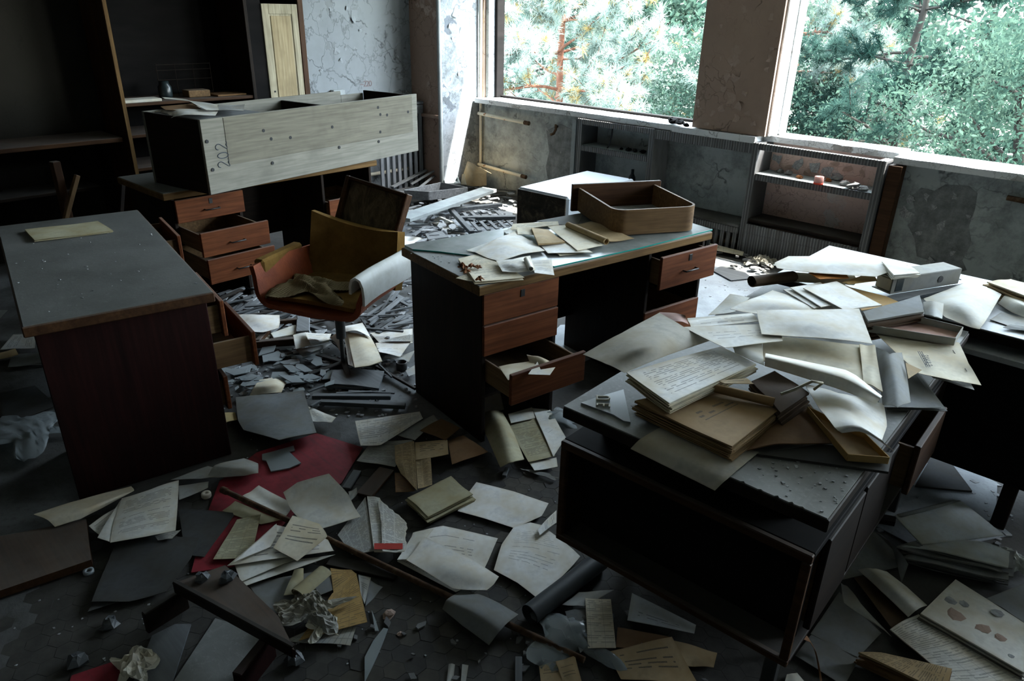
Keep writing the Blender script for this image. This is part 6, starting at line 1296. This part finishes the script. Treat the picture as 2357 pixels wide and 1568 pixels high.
# ================================================================== rubble corner under the left window
OPENBOX('small grey drawer lying in the rubble by the corner', KW, [(120, 930), (340, 945), (690, 905), (450, 860)], .07, .085, 'wood_grey'); BAR('white painted plank lying across the rubble', KN, (345, 545), (1395, 190), .13, .165, .03, 'white_paint', 'plank')
fg = empty('fallen_grille', U(*KN((1300, 540)), z=.0)); tag(fg, 'fallen slatted wooden grille in front of white refrigerator', 'grille'); O_ = Vector(fg.location)
def gb(a, b_, w, h, z, m, nm):
    A, B = Vector(U(*KN(a), z=z)) - O_, Vector(U(*KN(b_), z=z)) - O_; mb = MB(); mb.bar(A, B, w, h); mb.build(nm, m, fg)
gb((925, 430), (1185, 712), .045, .035, .075, 'wood_slate', 'rail'); gb((940, 432), (1540, 372), .05, .03, .075, 'wood_slate', 'rail'); gb((1030, 535), (1705, 523), .055, .03, .075, 'wood_slate', 'rail')
for k in range(5): gb((1080 + k * 98, 470 - k * 5), (1280 + k * 105, 690 - k * 12), .035, .012, .052, 'wood_grey', 'slat')
lw = [((10, 905, .06), (440, 690, .20), .05, 'broad grey lath leaning up to the corner column'), ((0, 930, .0), (170, 860, .05), .03, 'short grey lath at the foot of the radiator cover'), ((180, 880, .07), (450, 720, .20), .03, 'thin lath leaning beside the broad grey lath'), ((250, 915, .08), (470, 740, .14), .025, 'splintered lath end in the sunlight by the column'), ((0, 985), (110, 945), .07, 'grey board end at the right of far desk')]
for a, b_, w, lb in lw: BAR(lb, KW, a, b_, .04, w, .014, 'wood_grey', 'lath')
OPENBOX('tiny open tin box tilted in the rubble corner', KW, [(455, 775), (580, 765), (628, 868), (490, 870)], .10, .05, 'white_paint', 'tin_box', 'box', th=.004)
S('bent pale cardboard leaning against the corner wall', KW, [[(690, 672, .28), (780, 720, .30), (905, 780, .22)], [(655, 780, .12), (740, 790, .16), (862, 775, .20)], [(630, 880, .0), (740, 895, .03), (862, 890, .05)]], .06, 'tan', 'cardboard', 'cardboard_sheet', th=.004); S('pale cloth-like sheet folded at the corner wall', KW, [(640, 790, .10), (860, 775, .12), (860, 892, .02), (632, 882, .0)], .075, 'cream', th=.003)
BAR('brown board leaning in the rubble under the lower pipe', KW, (960, 850), (1090, 885), .06, .07, .02, 'wood_brown', 'board', 'board')
bk = empty('plastic_housing', U(*KN((760, 745)), z=.02)); tag(bk, 'grey slotted plastic housing on the floor behind middle desk', 'housing'); O_ = Vector(bk.location)
q = [Vector(U(*KN(p), z=.06)) - O_ for p in ((620, 720), (880, 680), (900, 760), (660, 790))]; MB().prism([(p_.x, p_.y) for p_ in q], 0, .04).build('case', 'wood_grey', bk)
for a, b_ in (((660, 715), (770, 685)), ((670, 745), (790, 735)), ((835, 682), (880, 730))): mb = MB(); mb.bar(Vector(U(*KN(a), z=.061)) - O_, Vector(U(*KN(b_), z=.061)) - O_, .018, .002, c=.0005); mb.build('slot', 'ink_black', bk)
S('white sheet on the floor behind the middle desk', KN, [(330, 750), (560, 770), (640, 800), (320, 880)], .02, 'white'); S('grey flat sheet near the fallen grille', KN, [(700, 590), (940, 570), (1110, 730), (880, 700)], .012, 'pale'); S('pale folded wrapper by the fallen grille', KN, [[(720, 560), (800, 520, .05), (860, 545)], [(860, 610), (930, 590, .04), (1000, 600)]], .03, 'pale')
# right of the middle desk
POLY('torn dark linoleum flap beyond the middle desk', KF, [(0, 270), (60, 240), (170, 228), (255, 290), (296, 330), (140, 346)], .01, .006, 'wood_slate', 'linoleum_flap', 'linoleum'); S('white ruled strip by the ribbed plinth', KF, [(-20, 70), (238, 132), (228, 156), (-20, 108)], .04, 'cream:form', 'board', 'strip', th=.006)
crumple('crumpled_paper', 'crumpled grey paper at the foot of the ribbed plinth', 'paper', U(*KF((365, 235)), z=.003), .4, .26, .2, .12, 'paper:grey:blank', 31, 14, th=.001); crumple('crumpled_paper', 'crumpled brown paper against the slatted counter', 'paper', U(1662, 562, z=.003), 1.4, .26, .2, .16, 'paper:tan:blank', 33, 14, th=.001)
# ================================================================== repeated debris
SHARDS('grey glass shard in the scatter below the orange armchair', 'glass shards below the armchair', K3, [(60, 560), (300, 470), (560, 450), (780, 540), (800, 690), (520, 745), (250, 770), (60, 820)], 70, .05, .19, .008, .045, 'glass_shard', 1)
SHARDS('pale plaster shard in the rubble behind the orange armchair', 'plaster shards behind the armchair', K0, [(500, 700), (560, 640), (690, 660), (860, 730), (950, 700), (950, 800), (800, 800), (560, 780)], 60, .03, .13, .006, .05, 'plaster', 2, 'plaster_shard', 'plaster', .008, .6)
SHARDS('dusty plaster shard in the rubble under the left window', 'plaster shards under the left window', K0, [(870, 440), (1000, 395), (1100, 420), (1190, 440), (1185, 480), (1050, 560), (930, 560), (920, 480)], 80, .04, .16, .006, .07, 'plaster', 3, 'plaster_shard', 'plaster', .010, .6)
SHARDS('small rubble shard on the floor beyond the middle desk', 'rubble shards beyond the middle desk', K0, [(1640, 560), (1780, 600), (1760, 640), (1640, 600)], 26, .03, .10, .006, .04, 'rubble', 4, 'rubble_shard', 'rubble', .012, .6)
SHARDS('dark rubble shard scattered in the foreground', 'dark shards in the foreground', K0, [(520, 1500), (760, 1400), (1250, 1420), (1500, 1380), (1750, 1568), (900, 1568)], 26, .015, .05, .002, .008, 'rubble', 5, 'rubble_shard', 'rubble', .006, .6)
def SLATS(label, group, K, segs, z, mat, seed, w=(.018, .04)):
    r = random.Random(seed)
    od = ordinals([a[0] + b_[0] for a, b_ in segs]) if len(segs) < 8 else None
    for i, (a, b_) in enumerate(segs): BAR(label + (', ' + od[i] if od else ''), K, a, b_, z + r.uniform(0, .04), r.uniform(*w), r.uniform(.008, .014), mat if r.random() < .6 else 'wood_slate', 'wooden_lath', 'lath', group)
SLATS('grey wooden slat in the heap right of the orange armchair', 'slats right of the armchair', K3, [((1030, 300), (1240, 130)), ((1060, 340), (1280, 205)), ((1110, 352), (1295, 238)), ((1215, 140), (1308, 188)), ((1170, 236), (1312, 262)), ((1140, 330), (1310, 268)), ((1255, 335), (1312, 300)), ((1010, 250), (1150, 160)), ((1080, 250), (1200, 240)), ((1200, 110), (1300, 160)), ((1190, 170), (1290, 130))], .02, 'wood_grey', 6)
SLATS('grey wooden slat in the heap left of the orange armchair', 'slats left of the armchair', K3, [((70, 135), (190, 72)), ((100, 172), (212, 96)), ((140, 212), (330, 92)), ((190, 218), (342, 112)), ((240, 208), (322, 150)), ((110, 102), (232, 66)), ((150, 236), (262, 122)), ((60, 110), (150, 80)), ((300, 200), (420, 170)), ((350, 230), (470, 215)), ((240, 60), (330, 75))], .02, 'wood_grey', 7)
SLATS('grey wooden slat in the rubble corner under left window', 'slats in the rubble corner', KN, [((1400, 200), (1700, 240)), ((1420, 240), (1660, 300)), ((1280, 320), (1500, 290)), ((380, 430), (560, 380)), ((60, 250), (350, 215)), ((1430, 180), (1710, 205)), ((460, 650), (600, 640)), ((560, 690), (700, 640)), ((480, 745), (620, 640))], .02, 'wood_grey', 8)
SLATS('thin dark splinter on the floor left of the middle desk', 'splinters left of the middle desk', K3, [((640, 735), (760, 690)), ((760, 700), (1000, 712)), ((900, 730), (1200, 742)), ((660, 830), (720, 795)), ((1100, 560), (1180, 640)), ((820, 745), (1050, 735))], .01, 'wood_slate', 9, (.008, .018))
def RSLATS(label, group, poly, n, ang, spread, lmin, lmax, zmax, seed):
    """short laths strewn in a heap; ang is their common heading on the floor"""
    r = random.Random(seed); xs = [p[0] for p in poly]; ys = [p[1] for p in poly]; k = 0
    while k < n:
        x, y = r.uniform(min(xs), max(xs)), r.uniform(min(ys), max(ys))
        if not pip(x, y, poly): continue
        p = U(x, y, z=.02)
        if p[1] > 5.2 or p[0] < -5.5: continue
        k += 1; L = r.uniform(lmin, lmax); a = math.radians(ang + r.gauss(0, spread)); mb = MB(); w = r.uniform(.012, .034); mb.cbox(-L / 2, L / 2, -w / 2, w / 2, 0, r.uniform(.006, .012), .0015)
        o = mb.build('wooden_lath', r.choice(('wood_slate', 'wood_grey', 'wood_slate', 'wood_dark')), loc=(p[0], p[1], .003 + zmax * 1.3 * k / n), rz=a); o.rotation_euler = (r.uniform(-.02, .02), r.uniform(-.02, .02), a); tag(o, label, 'lath', group)
RSLATS('grey wooden slat in the heap right of the orange armchair', 'slats right of the armchair', [(850, 720), (900, 650), (950, 640), (950, 800), (860, 810)], 26, 88, 22, .15, .42, .06, 61)
RSLATS('grey wooden slat in the heap left of the orange armchair', 'slats left of the armchair', [(500, 745), (515, 690), (600, 640), (650, 700), (700, 760), (560, 770)], 30, 80, 25, .12, .38, .06, 62)
RSLATS('dark lath among the papers under the orange armchair', 'laths under the armchair', [(600, 700), (760, 740), (900, 740), (940, 820), (760, 900), (620, 820)], 18, 30, 40, .10, .30, .03, 63)
RSLATS('grey wooden slat in the rubble corner under left window', 'slats in the rubble corner', [(880, 440), (1000, 400), (1180, 430), (1180, 540), (930, 560)], 12, 60, 40, .15, .45, .03, 64)
r = random.Random(44); b = MB()
zones = [((480, 640), (960, 960), 520, .02), ((900, 440), (1190, 570), 380, .05), ((1590, 560), (1800, 700), 120, .02), ((520, 960), (1320, 1540), 130, .004), ((2000, 1050), (2330, 1300), 110, .015), ((0, 1250), (700, 1568), 40, .004), ((1300, 640), (1450, 860), 60, .01), ((1130, 432), (1180, 470), 40, .03)]
for (x0, y0), (x1, y1), n, zz in zones:
    for _ in range(n):
        p_ = U(r.uniform(x0, x1), r.uniform(y0, y1), z=0)
        if p_[1] > 5.25 or p_[0] < -5.6: continue
        s = r.uniform(.004, .020) if zz > .011 else r.uniform(.0025, .007); z0 = r.uniform(.001, zz * .4); a = r.uniform(0, 6.28)
        b.prism([(p_[0] + s * r.uniform(.4, 1) * math.cos(a + k * 1.57), p_[1] + s * r.uniform(.4, 1) * math.sin(a + k * 1.57)) for k in range(4)], 0.0, z0 + .002)
o = b.build('plaster_crumbs', 'plaster'); tag(o, 'fine pale plaster crumbs strewn over the floor', 'crumbs', kind='stuff')
b = MB()
for (K, poly, z, n) in [(KN, [(430, 960), (1000, 1150), (1200, 700), (700, 830)], .7608, 26), (KR, [(880, 1220), (1360, 1420), (1540, 1200), (1100, 1120)], .7606, 40), (KL, [(110, 600), (1050, 470), (700, 80), (60, 200)], .7602, 46), (KR, [(1500, 110), (2000, 215), (2250, 290), (1900, 190)], .7606, 26)]:
    pp = [K(q_) for q_ in poly]; xs = [q_[0] for q_ in pp]; ys = [q_[1] for q_ in pp]; k_ = 0
    while k_ < n:
        x_, y_ = r.uniform(min(xs), max(xs)), r.uniform(min(ys), max(ys))
        if not pip(x_, y_, pp): continue
        k_ += 1; p_ = U(x_, y_, z=z); s = r.uniform(.002, .007); a = r.uniform(0, 6.28); b.prism([(p_[0] + s * r.uniform(.4, 1) * math.cos(a + k * 1.57), p_[1] + s * r.uniform(.4, 1) * math.sin(a + k * 1.57)) for k in range(4)], z, z + r.uniform(.001, .003))
o = b.build('desk_grit', 'plaster'); tag(o, 'tiny pale grit lying on the dusty desk tops', 'grit', kind='stuff')
